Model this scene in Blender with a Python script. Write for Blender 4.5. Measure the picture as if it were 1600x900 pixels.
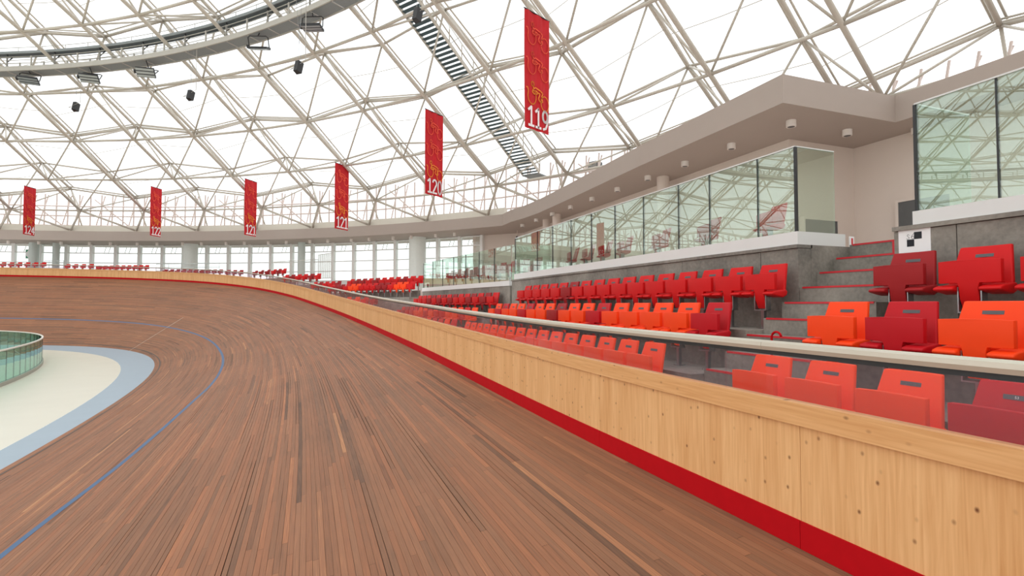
import bpy, bmesh, math, random
from mathutils import Vector, Matrix
random.seed(7)
for o in list(bpy.data.objects): bpy.data.objects.remove(o, do_unlink=True)
SC = bpy.context.scene
COL = SC.collection
PI = math.pi
EYE = 3.0                      # eye height over the infield; every 'h' below is height over the eye

# ------------------------------------------------------------------ camera, world, exposure
cam_d = bpy.data.cameras.new('camera'); cam_o = bpy.data.objects.new('camera', cam_d); COL.objects.link(cam_o)
FPX = 820.0; PSI = math.atan(310 / FPX); PITCH = math.atan(26 / FPX)
cam_d.sensor_width = 36; cam_d.lens = FPX / 1600 * 36; cam_d.clip_start = 0.05; cam_d.clip_end = 900
cam_o.location = (0, 0, EYE); cam_o.rotation_euler = (PI / 2 + PITCH, 0, -PSI)
SC.camera = cam_o
W = bpy.data.worlds.new('overcast_sky'); SC.world = W; W.use_nodes = True
bg = W.node_tree.nodes['Background']; bg.inputs[0].default_value = (0.97, 0.99, 1.0, 1); bg.inputs[1].default_value = 1.62
SC.view_settings.view_transform = 'Standard'; SC.view_settings.look = 'None'
SC.view_settings.exposure = 0.0; SC.view_settings.gamma = 1.0; SC.view_settings.use_curve_mapping = False

# ------------------------------------------------------------------ materials
MATS = {}
def s2l(c): return tuple(((x / 255) / 12.92 if x / 255 <= 0.04045 else ((x / 255 + 0.055) / 1.055) ** 2.4) for x in c)
def new_mat(name):
    m = bpy.data.materials.new(name); m.use_nodes = True; MATS[name] = m
    return m, m.node_tree.nodes, m.node_tree.links, m.node_tree.nodes['Principled BSDF']
def plain(name, rgb, rough=0.5, metal=0.0, var=0.06, scale=6.0, bump=0.0, spec=0.5):
    m, N, L, b = new_mat(name); c = s2l(rgb)
    tc = N.new('ShaderNodeTexCoord'); nz = N.new('ShaderNodeTexNoise'); nz.inputs['Scale'].default_value = scale; nz.inputs['Detail'].default_value = 4
    L.new(tc.outputs['Object'], nz.inputs['Vector'])
    mx = N.new('ShaderNodeMix'); mx.data_type = 'RGBA'
    mx.inputs[6].default_value = (*[x * (1 - var) for x in c], 1); mx.inputs[7].default_value = (*[min(1, x * (1 + var)) for x in c], 1)
    L.new(nz.outputs['Fac'], mx.inputs[0]); L.new(mx.outputs[2], b.inputs['Base Color'])
    b.inputs['Roughness'].default_value = rough; b.inputs['Metallic'].default_value = metal; b.inputs['Specular IOR Level'].default_value = spec
    if bump:
        bp = N.new('ShaderNodeBump'); bp.inputs['Strength'].default_value = bump; bp.inputs['Distance'].default_value = 0.01
        L.new(nz.outputs['Fac'], bp.inputs['Height']); L.new(bp.outputs[0], b.inputs['Normal'])
    return m
def glass(name, tint, refl_min, refl_gain, refl_tint=(1, 1, 1), haze=0.0, haze_col=(0.8, 0.8, 0.8)):
    m, N, L, b = new_mat(name); N.remove(b); out = N['Material Output']
    tr = N.new('ShaderNodeBsdfTransparent'); tr.inputs[0].default_value = (*tint, 1)
    gl = N.new('ShaderNodeBsdfGlossy'); gl.inputs['Roughness'].default_value = 0.0; gl.inputs[0].default_value = (*refl_tint, 1)
    lf = N.new('ShaderNodeLayerWeight'); lf.inputs['Blend'].default_value = 0.5
    lp = N.new('ShaderNodeMath'); lp.operation = 'POWER'; lp.inputs[1].default_value = 5; L.new(lf.outputs['Facing'], lp.inputs[0])
    lw = N.new('ShaderNodeMath'); lw.operation = 'MULTIPLY_ADD'; lw.inputs[1].default_value = 0.96; lw.inputs[2].default_value = 0.04; L.new(lp.outputs[0], lw.inputs[0])
    ma = N.new('ShaderNodeMath'); ma.operation = 'MULTIPLY_ADD'; ma.inputs[1].default_value = refl_gain; ma.inputs[2].default_value = refl_min; ma.use_clamp = True
    L.new(lw.outputs[0], ma.inputs[0])
    mx = N.new('ShaderNodeMixShader'); L.new(ma.outputs[0], mx.inputs[0]); L.new(tr.outputs[0], mx.inputs[1]); L.new(gl.outputs[0], mx.inputs[2])
    last = mx
    if haze:
        df = N.new('ShaderNodeBsdfDiffuse'); df.inputs[0].default_value = (*haze_col, 1)
        m2 = N.new('ShaderNodeMixShader'); m2.inputs[0].default_value = haze
        L.new(mx.outputs[0], m2.inputs[1]); L.new(df.outputs[0], m2.inputs[2]); last = m2
    L.new(last.outputs[0], out.inputs['Surface'])
    return m
plain('roof_steel', (206, 198, 186), 0.45, 0, 0.05)
plain('catwalk_steel', (190, 186, 178), 0.5, 0, 0.05)
plain('grating', (140, 146, 148), 0.6, 0.0, 0.15, 20)
plain('dark_metal', (52, 52, 54), 0.45, 0.3, 0.1)
plain('tread_teal', (78, 96, 102), 0.6)
plain('clerestory_glare', (228, 214, 208), 0.6)  # overexposed glare put into the frame colour, paler than the roof steel
plain('column_pale', (236, 242, 238), 0.6)
plain('court_rail', (226, 222, 214), 0.4)
plain('tray_kerb', (168, 166, 156), 0.7)
plain('tray_grey', (84, 92, 96), 0.6)
plain('bright_steel', (168, 170, 172), 0.3, 0.9, 0.05)
plain('rail_metal', (206, 196, 180), 0.38, 0.35, 0.05)
plain('slab_paint', (174, 160, 151), 0.7, 0, 0.02, 2)
plain('parapet_paint', (222, 216, 204), 0.7, 0, 0.02, 2)
plain('wall_paint', (222, 208, 198), 0.75, 0, 0.02, 1.5)
plain('sill_white', (222, 222, 220), 0.5, 0, 0.02)
plain('window_frame', (244, 244, 242), 0.4, 0, 0.02)
plain('column_paint', (206, 216, 212), 0.6, 0, 0.04, 3)
plain('lamp_white', (236, 228, 222), 0.4, 0, 0.02)
plain('grey_plate', (92, 90, 92), 0.4, 0.5, 0.1)
plain('nosing_red', (206, 40, 50), 0.5, 0, 0.1)
plain('kick_red', (186, 4, 18), 0.7, 0, 0.08, 12, 0, 0.15)
plain('infield_cream', (226, 222, 206), 0.35, 0, 0.05, 0.8, 0, 0.4)
plain('apron_blue', (158, 175, 188), 0.45, 0, 0.05, 1.5)
plain('line_blue', (52, 92, 132), 0.5, 0, 0.15, 30)
plain('line_white', (232, 220, 200), 0.5, 0, 0.1)
plain('line_dark', (70, 60, 52), 0.6, 0, 0.1)
plain('underlay', (48, 32, 26), 0.9)
plain('paper', (240, 238, 238), 0.8, 0, 0.02)
plain('ink', (24, 26, 34), 0.7)
plain('seat_red', (208, 10, 14), 0.55, 0, 0.05, 5, 0, 0.3)
plain('seat_crimson', (190, 8, 24), 0.55, 0, 0.05, 5, 0, 0.3)
plain('seat_dark', (158, 24, 28), 0.55, 0, 0.05, 5, 0, 0.3)
plain('seat_orange', (252, 70, 14), 0.55, 0, 0.05, 5, 0, 0.3)
plain('banner_red', (200, 20, 32), 0.8, 0, 0.10, 1.2)
plain('banner_orange', (255, 150, 50), 0.8)
plain('banner_fade', (255, 92, 64), 0.8)
plain('banner_white', (250, 240, 240), 0.8)
plain('sign_green', (40, 150, 110), 0.6)
plain('ground_out', (196, 200, 190), 0.9, 0, 0.12, 0.2)
plain('leaf', (110, 140, 80), 0.8, 0, 0.3, 3)
plain('bark', (110, 96, 84), 0.9, 0, 0.2, 5)
plain('dark_door', (92, 92, 92), 0.6)
# concrete: cloudy, with fine pits
m, N, L, b = new_mat('concrete')
tc = N.new('ShaderNodeTexCoord'); n1 = N.new('ShaderNodeTexNoise'); n1.inputs['Scale'].default_value = 1.3; n1.inputs['Detail'].default_value = 8; n1.inputs['Roughness'].default_value = 0.65
n2 = N.new('ShaderNodeTexNoise'); n2.inputs['Scale'].default_value = 26; n2.inputs['Detail'].default_value = 5
geo = N.new('ShaderNodeNewGeometry')
L.new(geo.outputs['Position'], n1.inputs['Vector']); L.new(geo.outputs['Position'], n2.inputs['Vector'])
cr = N.new('ShaderNodeValToRGB'); cr.color_ramp.elements[0].position = 0.3; cr.color_ramp.elements[1].position = 0.72
cr.color_ramp.elements[0].color = (*s2l((104, 99, 93)), 1); cr.color_ramp.elements[1].color = (*s2l((156, 149, 139)), 1)
ad = N.new('ShaderNodeMath'); ad.operation = 'MULTIPLY_ADD'; ad.inputs[1].default_value = 0.35; L.new(n2.outputs['Fac'], ad.inputs[0])
sb = N.new('ShaderNodeMath'); sb.operation = 'SUBTRACT'; sb.inputs[1].default_value = 0.17; L.new(n1.outputs['Fac'], sb.inputs[0]); L.new(sb.outputs[0], ad.inputs[2])
L.new(ad.outputs[0], cr.inputs[0]); L.new(cr.outputs[0], b.inputs['Base Color']); b.inputs['Roughness'].default_value = 0.85
bp = N.new('ShaderNodeBump'); bp.inputs['Strength'].default_value = 0.25; bp.inputs['Distance'].default_value = 0.01; L.new(n2.outputs['Fac'], bp.inputs['Height']); L.new(bp.outputs[0], b.inputs['Normal'])
# track boards: tone per board (face attribute), grain along the board (uv)
m, N, L, b = new_mat('track_board')
at = N.new('ShaderNodeAttribute'); at.attribute_name = 'tone'
uv = N.new('ShaderNodeUVMap'); mp = N.new('ShaderNodeMapping'); mp.inputs['Scale'].default_value = (1.3, 70, 1); L.new(uv.outputs[0], mp.inputs['Vector'])
ng = N.new('ShaderNodeTexNoise'); ng.inputs['Scale'].default_value = 2.2; ng.inputs['Detail'].default_value = 5; L.new(mp.outputs[0], ng.inputs['Vector'])
nw = N.new('ShaderNodeTexNoise'); nw.inputs['Scale'].default_value = 0.7; nw.inputs['Detail'].default_value = 3
gp = N.new('ShaderNodeNewGeometry'); L.new(gp.outputs['Position'], nw.inputs['Vector'])
cr = N.new('ShaderNodeValToRGB')
cr.color_ramp.elements[0].position = 0.0; cr.color_ramp.elements[0].color = (*s2l((92, 66, 52)), 1)
cr.color_ramp.elements[1].position = 1.0; cr.color_ramp.elements[1].color = (*s2l((196, 140, 96)), 1)
e = cr.color_ramp.elements.new(0.35); e.color = (*s2l((134, 94, 70)), 1)
e = cr.color_ramp.elements.new(0.68); e.color = (*s2l((160, 108, 78)), 1)
a1 = N.new('ShaderNodeMath'); a1.operation = 'MULTIPLY_ADD'; a1.inputs[1].default_value = 0.8; a1.inputs[2].default_value = -0.40; L.new(ng.outputs['Fac'], a1.inputs[0])
a2 = N.new('ShaderNodeMath'); a2.operation = 'ADD'; L.new(a1.outputs[0], a2.inputs[0]); L.new(at.outputs['Fac'], a2.inputs[1])
a3 = N.new('ShaderNodeMath'); a3.operation = 'MULTIPLY_ADD'; a3.inputs[1].default_value = 0.3; L.new(nw.outputs['Fac'], a3.inputs[0]); L.new(a2.outputs[0], a3.inputs[2])
a4 = N.new('ShaderNodeMath'); a4.operation = 'SUBTRACT'; a4.inputs[1].default_value = 0.15; a4.use_clamp = True; L.new(a3.outputs[0], a4.inputs[0])
L.new(a4.outputs[0], cr.inputs[0])
wh = N.new('ShaderNodeTexWhiteNoise'); wh.noise_dimensions = '1D'; sc_ = N.new('ShaderNodeMath'); sc_.operation = 'MULTIPLY'; sc_.inputs[1].default_value = 913.7; L.new(at.outputs['Fac'], sc_.inputs[0]); L.new(sc_.outputs[0], wh.inputs['W'])
hr_ = N.new('ShaderNodeValToRGB'); hr_.color_ramp.elements[0].color = (0.93, 0.985, 1.03, 1); hr_.color_ramp.elements[1].color = (1.05, 0.97, 0.93, 1)
e = hr_.color_ramp.elements.new(0.5); e.color = (1, 1, 1, 1)
L.new(wh.outputs['Value'], hr_.inputs[0])
hm = N.new('ShaderNodeMix'); hm.data_type = 'RGBA'; hm.blend_type = 'MULTIPLY'; hm.inputs[0].default_value = 1.0; L.new(cr.outputs[0], hm.inputs[6]); L.new(hr_.outputs[0], hm.inputs[7]); L.new(hm.outputs[2], b.inputs['Base Color']); b.inputs['Roughness'].default_value = 0.58; b.inputs['Specular IOR Level'].default_value = 0.22
# pine panels: vertical staves, knots
def pine(name, vertical):
    m, N, L, b = new_mat(name)
    uv = N.new('ShaderNodeUVMap'); sp = N.new('ShaderNodeSeparateXYZ'); L.new(uv.outputs[0], sp.inputs[0])
    mp = N.new('ShaderNodeMapping'); mp.inputs['Scale'].default_value = (38, 1.6, 1) if vertical else (1.6, 38, 1); L.new(uv.outputs[0], mp.inputs['Vector'])
    ng = N.new('ShaderNodeTexNoise'); ng.inputs['Scale'].default_value = 1.4; ng.inputs['Detail'].default_value = 6; ng.inputs['Distortion'].default_value = 0.6; L.new(mp.outputs[0], ng.inputs['Vector'])
    fl = N.new('ShaderNodeMath'); fl.operation = 'SNAP'; fl.inputs[1].default_value = 0.118; L.new(sp.outputs[0 if vertical else 1], fl.inputs[0])
    wn = N.new('ShaderNodeTexWhiteNoise'); wn.noise_dimensions = '1D'; L.new(fl.outputs[0], wn.inputs['W'])
    ad = N.new('ShaderNodeMath'); ad.operation = 'MULTIPLY_ADD'; ad.inputs[1].default_value = 0.16; L.new(wn.outputs['Value'], ad.inputs[0])
    gm = N.new('ShaderNodeMath'); gm.operation = 'MULTIPLY'; gm.inputs[1].default_value = 0.6; L.new(ng.outputs['Fac'], gm.inputs[0]); L.new(gm.outputs[0], ad.inputs[2])
    cr = N.new('ShaderNodeValToRGB'); cr.color_ramp.elements[0].position = 0.1; cr.color_ramp.elements[0].color = (*s2l((208, 146, 88)), 1)
    cr.color_ramp.elements[1].position = 0.7; cr.color_ramp.elements[1].color = (*s2l((250, 202, 146)), 1); L.new(ad.outputs[0], cr.inputs[0])
    vm = N.new('ShaderNodeMapping'); vm.inputs['Scale'].default_value = (7.0, 5.6, 1) if vertical else (4.6, 7.0, 1); L.new(uv.outputs[0], vm.inputs['Vector'])
    vo = N.new('ShaderNodeTexVoronoi'); vo.voronoi_dimensions = '2D'; vo.inputs['Scale'].default_value = 1.0; L.new(vm.outputs[0], vo.inputs['Vector'])
    kr = N.new('ShaderNodeValToRGB'); kr.color_ramp.elements[0].position = 0.022; kr.color_ramp.elements[0].color = (1, 1, 1, 1)
    kr.color_ramp.elements[1].position = 0.085; kr.color_ramp.elements[1].color = (0, 0, 0, 1); L.new(vo.outputs['Distance'], kr.inputs[0])
    pick = N.new('ShaderNodeSeparateColor'); L.new(vo.outputs['Color'], pick.inputs[0])
    gt = N.new('ShaderNodeMath'); gt.operation = 'GREATER_THAN'; gt.inputs[1].default_value = 0.12; L.new(pick.outputs[0], gt.inputs[0])
    km = N.new('ShaderNodeMath'); km.operation = 'MULTIPLY'; L.new(kr.outputs[0], km.inputs[0]); L.new(gt.outputs[0], km.inputs[1])
    k2 = N.new('ShaderNodeMath'); k2.operation = 'MULTIPLY'; L.new(pick.outputs[1], k2.inputs[1]); L.new(km.outputs[0], k2.inputs[0])
    mx = N.new('ShaderNodeMix'); mx.data_type = 'RGBA'; mx.inputs[7].default_value = (*s2l((112, 62, 34)), 1)
    L.new(k2.outputs[0], mx.inputs[0]); L.new(cr.outputs[0], mx.inputs[6]); L.new(mx.outputs[2], b.inputs['Base Color'])
    b.inputs['Roughness'].default_value = 0.5; b.inputs['Specular IOR Level'].default_value = 0.3
pine('pine_panel', True); pine('pine_cap', False)
# roof membrane: thin translucent foil
m, N, L, b = new_mat('membrane'); N.remove(b)
tr = N.new('ShaderNodeBsdfTransparent'); tr.inputs[0].default_value = (0.93, 0.94, 0.94, 1)
tl = N.new('ShaderNodeBsdfTranslucent'); tl.inputs[0].default_value = (0.92, 0.93, 0.92, 1)
mx = N.new('ShaderNodeMixShader'); mx.inputs[0].default_value = 0.3
L.new(tr.outputs[0], mx.inputs[1]); L.new(tl.outputs[0], mx.inputs[2]); L.new(mx.outputs[0], N['Material Output'].inputs['Surface'])
glass('glass_window', (0.95, 0.97, 0.96), 0.02, 0.8)
glass('glass_facade', (0.84, 0.93, 0.88), 0.11, 1.0, (0.90, 0.98, 0.92))
glass('glass_barrier', (0.93, 0.88, 0.91), 0.0, 0.45, (1, 0.95, 1), 0.016, (0.78, 0.62, 0.70))
glass('glass_court', (0.62, 0.82, 0.76), 0.06, 1.0, (0.75, 0.95, 0.92))

# ------------------------------------------------------------------ mesh helpers
class MB:
    def __init__(s): s.v = []; s.f = []; s.uv = []; s.tone = []
    def add(s, vs, fs, tone=0.5, uvs=None):
        o = len(s.v); s.v.extend([tuple(p) for p in vs])
        for i, f in enumerate(fs):
            s.f.append(tuple(o + k for k in f)); s.tone.append(tone)
            s.uv.append(uvs[i] if uvs else [(0, 0)] * len(f))
    def quad(s, a, b, c, d, **k): s.add([a, b, c, d], [(0, 1, 2, 3)], **k)
    def box(s, lo, hi, M=None):
        x0, y0, z0 = lo; x1, y1, z1 = hi
        vs = [Vector(p) for p in ((x0, y0, z0), (x1, y0, z0), (x1, y1, z0), (x0, y1, z0), (x0, y0, z1), (x1, y0, z1), (x1, y1, z1), (x0, y1, z1))]
        if M is not None: vs = [M @ p for p in vs]
        s.add(vs, [(3, 2, 1, 0), (4, 5, 6, 7), (0, 1, 5, 4), (1, 2, 6, 5), (2, 3, 7, 6), (3, 0, 4, 7)])
    def hexa(s, b4, t4):      # bottom 4, top 4 corners, same order
        s.add(list(b4) + list(t4), [(3, 2, 1, 0), (4, 5, 6, 7), (0, 1, 5, 4), (1, 2, 6, 5), (2, 3, 7, 6), (3, 0, 4, 7)])
    def tube(s, pts, r, n=6, cap=True):
        pts = [Vector(p) for p in pts]; rings = []
        for i, p in enumerate(pts):
            d = (pts[min(i + 1, len(pts) - 1)] - pts[max(i - 1, 0)]).normalized()
            a = Vector((0, 0, 1)) if abs(d.z) < 0.95 else Vector((1, 0, 0))
            x = d.cross(a).normalized(); y = x.cross(d)
            rings.append([p + x * (r * math.cos(2 * PI * k / n)) + y * (r * math.sin(2 * PI * k / n)) for k in range(n)])
        vs = [q for rg in rings for q in rg]; fs = []
        for i in range(len(pts) - 1):
            for k in range(n): fs.append((i * n + k, i * n + (k + 1) % n, (i + 1) * n + (k + 1) % n, (i + 1) * n + k))
        if cap: fs += [tuple(range(n))[::-1], tuple((len(pts) - 1) * n + k for k in range(n))]
        s.add(vs, fs)
    def cyl(s, c, r, z0, z1, n=16):
        s.tube([(c[0], c[1], z0), (c[0], c[1], z1)], r, n)
    def prism(s, poly, axis_vec, M=None):     # poly: 3d points, extruded by vector
        vs = [Vector(p) for p in poly]; a = Vector(axis_vec); n = len(vs)
        al = vs + [p + a for p in vs]
        if M is not None: al = [M @ p for p in al]
        fs = [tuple(range(n))[::-1], tuple(range(n, 2 * n))] + [(i, (i + 1) % n, n + (i + 1) % n, n + i) for i in range(n)]
        s.add(al, fs)
    def mesh(s, name, org=(0, 0, 0), extra=False):
        me = bpy.data.meshes.new(name); ox, oy, oz = org
        me.from_pydata([(p[0] - ox, p[1] - oy, p[2] - oz) for p in s.v], [], s.f)
        if extra:
            at = me.attributes.new('tone', 'FLOAT', 'FACE'); at.data.foreach_set('value', s.tone)
            ul = me.uv_layers.new(name='UVMap'); flat = [c for f in s.uv for q in f for c in q]; ul.data.foreach_set('uv', flat)
        me.update(); return me
    def build(s, name, mat, parent=None, smooth=False, extra=False, fixn=False):
        xs = [p[0] for p in s.v]; ys = [p[1] for p in s.v]; zs = [p[2] for p in s.v]
        org = ((min(xs) + max(xs)) / 2, (min(ys) + max(ys)) / 2, min(zs))
        me = s.mesh(name, org, extra)
        if fixn:
            bm = bmesh.new(); bm.from_mesh(me); bmesh.ops.recalc_face_normals(bm, faces=bm.faces); bm.to_mesh(me); bm.free()
        if smooth: me.polygons.foreach_set('use_smooth', [True] * len(me.polygons))
        me.materials.append(MATS[mat])
        o = bpy.data.objects.new(name, me); COL.objects.link(o)
        po = (0, 0, 0)
        if parent is not None: o.parent = parent; po = parent.get('_w', (0, 0, 0))
        o.location = (org[0] - po[0], org[1] - po[1], org[2] - po[2]); o['_w'] = org
        return o
def tag(o, label=None, cat=None, group=None, kind=None):
    if label: o['label'] = label
    if cat: o['category'] = cat
    if group: o['group'] = group
    if kind: o['kind'] = kind
    return o
def empty(name, loc=(0, 0, 0), rz=0.0):
    o = bpy.data.objects.new(name, None); COL.objects.link(o); o.location = loc; o.rotation_euler = (0, 0, rz); o.empty_display_size = 0.2
    o['_w'] = tuple(loc); return o
def struct(name): return tag(empty(name), kind='structure')
def text_mesh(txt, size, thick=0.004):
    c = bpy.data.curves.new('txt', 'FONT'); c.body = txt; c.size = size; c.extrude = thick; c.align_x = 'CENTER'; c.align_y = 'CENTER'; c.resolution_u = 3
    t = bpy.data.objects.new('txt', c); COL.objects.link(t); dg = bpy.context.evaluated_depsgraph_get(); dg.update()
    me = bpy.data.meshes.new_from_object(t.evaluated_get(dg)); bpy.data.objects.remove(t, do_unlink=True); return me
def mesh_obj(name, me, mat, parent=None, M=None):
    me.materials.clear(); me.materials.append(MATS[mat]); o = bpy.data.objects.new(name, me); COL.objects.link(o)
    if parent is not None: o.parent = parent
    if M is not None: o.matrix_local = M
    return o
ORD = ['first', 'second', 'third', 'fourth', 'fifth', 'sixth', 'seventh', 'eighth', 'ninth', 'tenth', 'eleventh', 'twelfth', 'thirteenth', 'fourteenth', 'fifteenth', 'sixteenth', 'seventeenth', 'eighteenth', 'nineteenth', 'twentieth'] 
ORD += ['twenty-' + w for w in ORD[:9]] + ['thirtieth'] + ['thirty-' + w for w in ORD[:9]]

# ------------------------------------------------------------------ plan: building centre, track curves
CX, CY = -39.008, -1.171
def cat_interp(x, X, Y):
    if x <= X[0]: return Y[0]
    if x >= X[-1]: return Y[-1]
    for i in range(len(X) - 1):
        if X[i] <= x <= X[i + 1]: break
    def slope(k):
        if k <= 0 or k >= len(X) - 1: return 0.0 if k <= 0 else (Y[-1] - Y[-2]) / (X[-1] - X[-2])
        return (Y[k + 1] - Y[k - 1]) / (X[k + 1] - X[k - 1])
    d = X[i + 1] - X[i]; t = (x - X[i]) / d; m0 = slope(i) * d; m1 = slope(i + 1) * d
    return (2 * t ** 3 - 3 * t * t + 1) * Y[i] + (t ** 3 - 2 * t * t + t) * m0 + (-2 * t ** 3 + 3 * t * t) * Y[i + 1] + (t ** 3 - t * t) * m1
HW = [0, .05, .1, .15, .2, .293, .385, .495, .605, .688, .774, .838, .919, .963, 1.0]
HB = [-1.39, -1.39, -1.365, -1.29, -1.185, -.955, -.64, -.14, .52, 1.03, 1.53, 1.87, 2.25, 2.44, 2.58]
def se(th, a, b, n):
    if th <= 0: return (CX + a, CY)
    c, s = math.cos(th), math.sin(th)
    return (CX + a * math.copysign(abs(c) ** (2 / n), c), CY + b * abs(s) ** (2 / n))
A_OUT = (41.63, 62.3, 2.75); A_IN = (33.85, 53.4, 3.2); A_BLUE = (33.3, 50.6, 3.0); A_COURT = (29.6, 50.0, 3.1)
# dense samples along the outer edge: S (arc length), outer xy, inner xy, outer height
TS = []; S0 = -14.0
def build_samples():
    pts = []
    v = S0
    while v < CY - 0.01: pts.append((v, None)); v += 0.5
    pts.append((CY, 0.0))
    nt = 6000; th = [(i / nt) ** 2.2 * 2.35 for i in range(1, nt + 1)]
    s_acc = 0; last = (CX + A_OUT[0], CY); nxt = 0.5
    for t in th:
        p = se(t, *A_OUT); s_acc += math.dist(p, last); last = p
        if s_acc >= nxt: pts.append((None, t)); nxt += 0.5
    S = 0; prev = None
    for v, t in pts:
        if t is None: po = (CX + A_OUT[0], v); pi = (CX + A_IN[0], v); w = 0
        else: po = se(t, *A_OUT); pi = se(t, *A_IN); w = abs(math.sin(t)) ** (2 / A_OUT[2]) if t > 0 else 0
        if prev: S += math.dist(prev, po)
        prev = po
        TS.append((S, po, pi, cat_interp(w, HW, HB), t if t is not None else 0.0))
build_samples()
SMAX = TS[-1][0]
def samp(S):
    x = max(0.0, min(S, SMAX - 1e-6)); i = min(int(x / 0.5), len(TS) - 2)
    while i > 0 and TS[i][0] > x: i -= 1
    while i < len(TS) - 2 and TS[i + 1][0] < x: i += 1
    a, b = TS[i], TS[i + 1]; t = (x - a[0]) / (b[0] - a[0]) if b[0] > a[0] else 0
    L2 = lambda p, q: (p[0] + (q[0] - p[0]) * t, p[1] + (q[1] - p[1]) * t)
    return L2(a[1], b[1]), L2(a[2], b[2]), a[3] + (b[3] - a[3]) * t
def trk(S, f, dz=0.0):
    po, pi, h = samp(S); return Vector((pi[0] + (po[0] - pi[0]) * f, pi[1] + (po[1] - pi[1]) * f, (h + EYE) * f + dz))
def onrm(S):
    a = samp(S - 0.3)[0]; b = samp(S + 0.3)[0]; d = Vector((b[0] - a[0], b[1] - a[1], 0)).normalized(); return Vector((d.y, -d.x, 0))
def bar(S, off, h):           # point on the barrier line, off outward, h over the eye
    po, _, _ = samp(S); n = onrm(S); return Vector((po[0] + n.x * off, po[1] + n.y * off, h + EYE))
R = math.radians
def pol(ang, r, h): return Vector((CX + r * math.cos(ang), CY + r * math.sin(ang), h + EYE))

# ------------------------------------------------------------------ the setting: floors
def fan_floor(name, par, z, mat):
    mb = MB(); ring = [se(t, *par) for t in [PI * (i / 160) for i in range(0, 161)]]
    ring = [(CX + par[0], -25.0)] + ring[0:] + [(CX - par[0], -25.0)]
    mb.add([(x, y, z) for x, y in ring], [tuple(range(len(ring)))])
    o = mb.build(name, mat); tag(o, kind='structure'); return o
def apron():
    mb = MB(); n = 240; ths = [(i / n) ** 2 * PI / 2 for i in range(n + 1)] 
    ths = ths + [PI - t for t in ths[::-1][1:]]
    a = [(CX + A_BLUE[0], -25.0)] + [se(t, *A_BLUE) for t in ths]; b = [(CX + A_IN[0], -25.0)] + [se(t, *A_IN) for t in ths]
    for i in range(len(a) - 1): mb.quad((*b[i], -.002), (*b[i + 1], -.002), (*a[i + 1], -.002), (*a[i], -.002))
    tag(mb.build('floor_apron_band', 'apron_blue'), kind='structure')
fan_floor('floor', A_BLUE, -0.002, 'infield_cream'); apron()

# track: underlay + boards + painted lines
track = struct('floor_track')
mb = MB(); n = 0
Ss = [i * 1.0 for i in range(int(SMAX))]
for s0, s1 in zip(Ss[:-1], Ss[1:]):
    for k in range(4):
        f0, f1 = k / 4, (k + 1) / 4
        mb.quad(trk(s0, f0, -.02), trk(s0, f1, -.02), trk(s1, f1, -.02), trk(s1, f0, -.02))
mb.build('underlay', 'underlay', track)
NB = 168
camp = Vector((0, 0, EYE)); fwd = Vector((math.sin(PSI) * math.cos(PITCH), math.cos(PSI) * math.cos(PITCH), math.sin(PITCH)))
rgt = Vector((math.cos(PSI), -math.sin(PSI), 0)); upv = rgt.cross(fwd)
def proj(p):
    d = Vector(p) - camp; z = d.dot(fwd)
    return (800 + FPX * d.dot(rgt) / z, 450 - FPX * d.dot(upv) / z, z) if z > 0.05 else (None, None, z)
boards = []
for i in range(NB):
    s = -random.random() * 4
    while s < SMAX - 2:
        ln = random.uniform(2.2, 5.2); e = min(s + ln, SMAX - 2)
        if e > 0.3: boards.append((i, max(s, 0), e, min(1, max(0, random.gauss(.5, .10) + (random.choice([-.24, .2]) if random.random() < .05 else 0))), random.random() * 50))
        s += ln
def board_geo(mb, bd):
    i, s0, s1, tone, ru = bd
    g = 0.0009 + (0.0028 if (i * 7 + int(ru * 10)) % 9 == 0 else 0)
    f0, f1 = i / NB + g / 7.6, (i + 1) / NB - g / 7.6
    step = 1.0 if (s0 > 22) else 2.0
    n = max(1, int(math.ceil((s1 - s0) / step))); e = 0.0012
    q = [s0 + e + (s1 - s0 - 2 * e) * k / n for k in range(n + 1)]
    T0 = [trk(x, f0) for x in q]; T1 = [trk(x, f1) for x in q]
    B0 = [p + Vector((0, 0, -.014)) for p in T0]; B1 = [p + Vector((0, 0, -.014)) for p in T1]
    vs = T0 + T1 + B0 + B1; m = n + 1; fs = []; uvs = []
    for k in range(n):
        fs.append((k, m + k, m + k + 1, k + 1)); uvs.append([(q[k] + ru, ru), (q[k] + ru, ru + .045), (q[k + 1] + ru, ru + .045), (q[k + 1] + ru, ru)])
        fs.append((2 * m + k, k, k + 1, 2 * m + k + 1)); uvs.append([(q[k] + ru, ru)] * 4)
        fs.append((m + k, 3 * m + k, 3 * m + k + 1, m + k + 1)); uvs.append([(q[k] + ru, ru)] * 4)
    mb.add(vs, fs, tone, uvs)
score = []
for j, bd in enumerate(boards):
    best = None
    for t in (0, .25, .5, .75, 1):
        x, y, z = proj(trk(bd[1] + (bd[2] - bd[1]) * t, (bd[0] + .5) / NB))
        if x is not None and -40 < x < 1640 and -40 < y < 960: best = z if best is None else min(best, z)
    if best is not None: score.append((best, j))
score.sort(); near = set(j for _, j in score[:298])
rest = MB()
for j, bd in enumerate(boards):
    if j in near:
        m1 = MB(); board_geo(m1, bd); m1.build('board', 'track_board', track, extra=True)
    else: board_geo(rest, bd)
tag(rest.build('boards_beyond', 'track_board', track, extra=True), kind='stuff')
BT = [0, .05, .08, .14, .18, .26, .37, .5, .65, .94, 1.3, 1.6]; BF = [.29, .296, .322, .350, .372, .374, .352, .333, .322, .333, .350, .352]
def th_at(S): return TS[min(len(TS) - 1, max(0, min(range(len(TS)), key=lambda k: abs(TS[k][0] - S))))][4]
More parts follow.
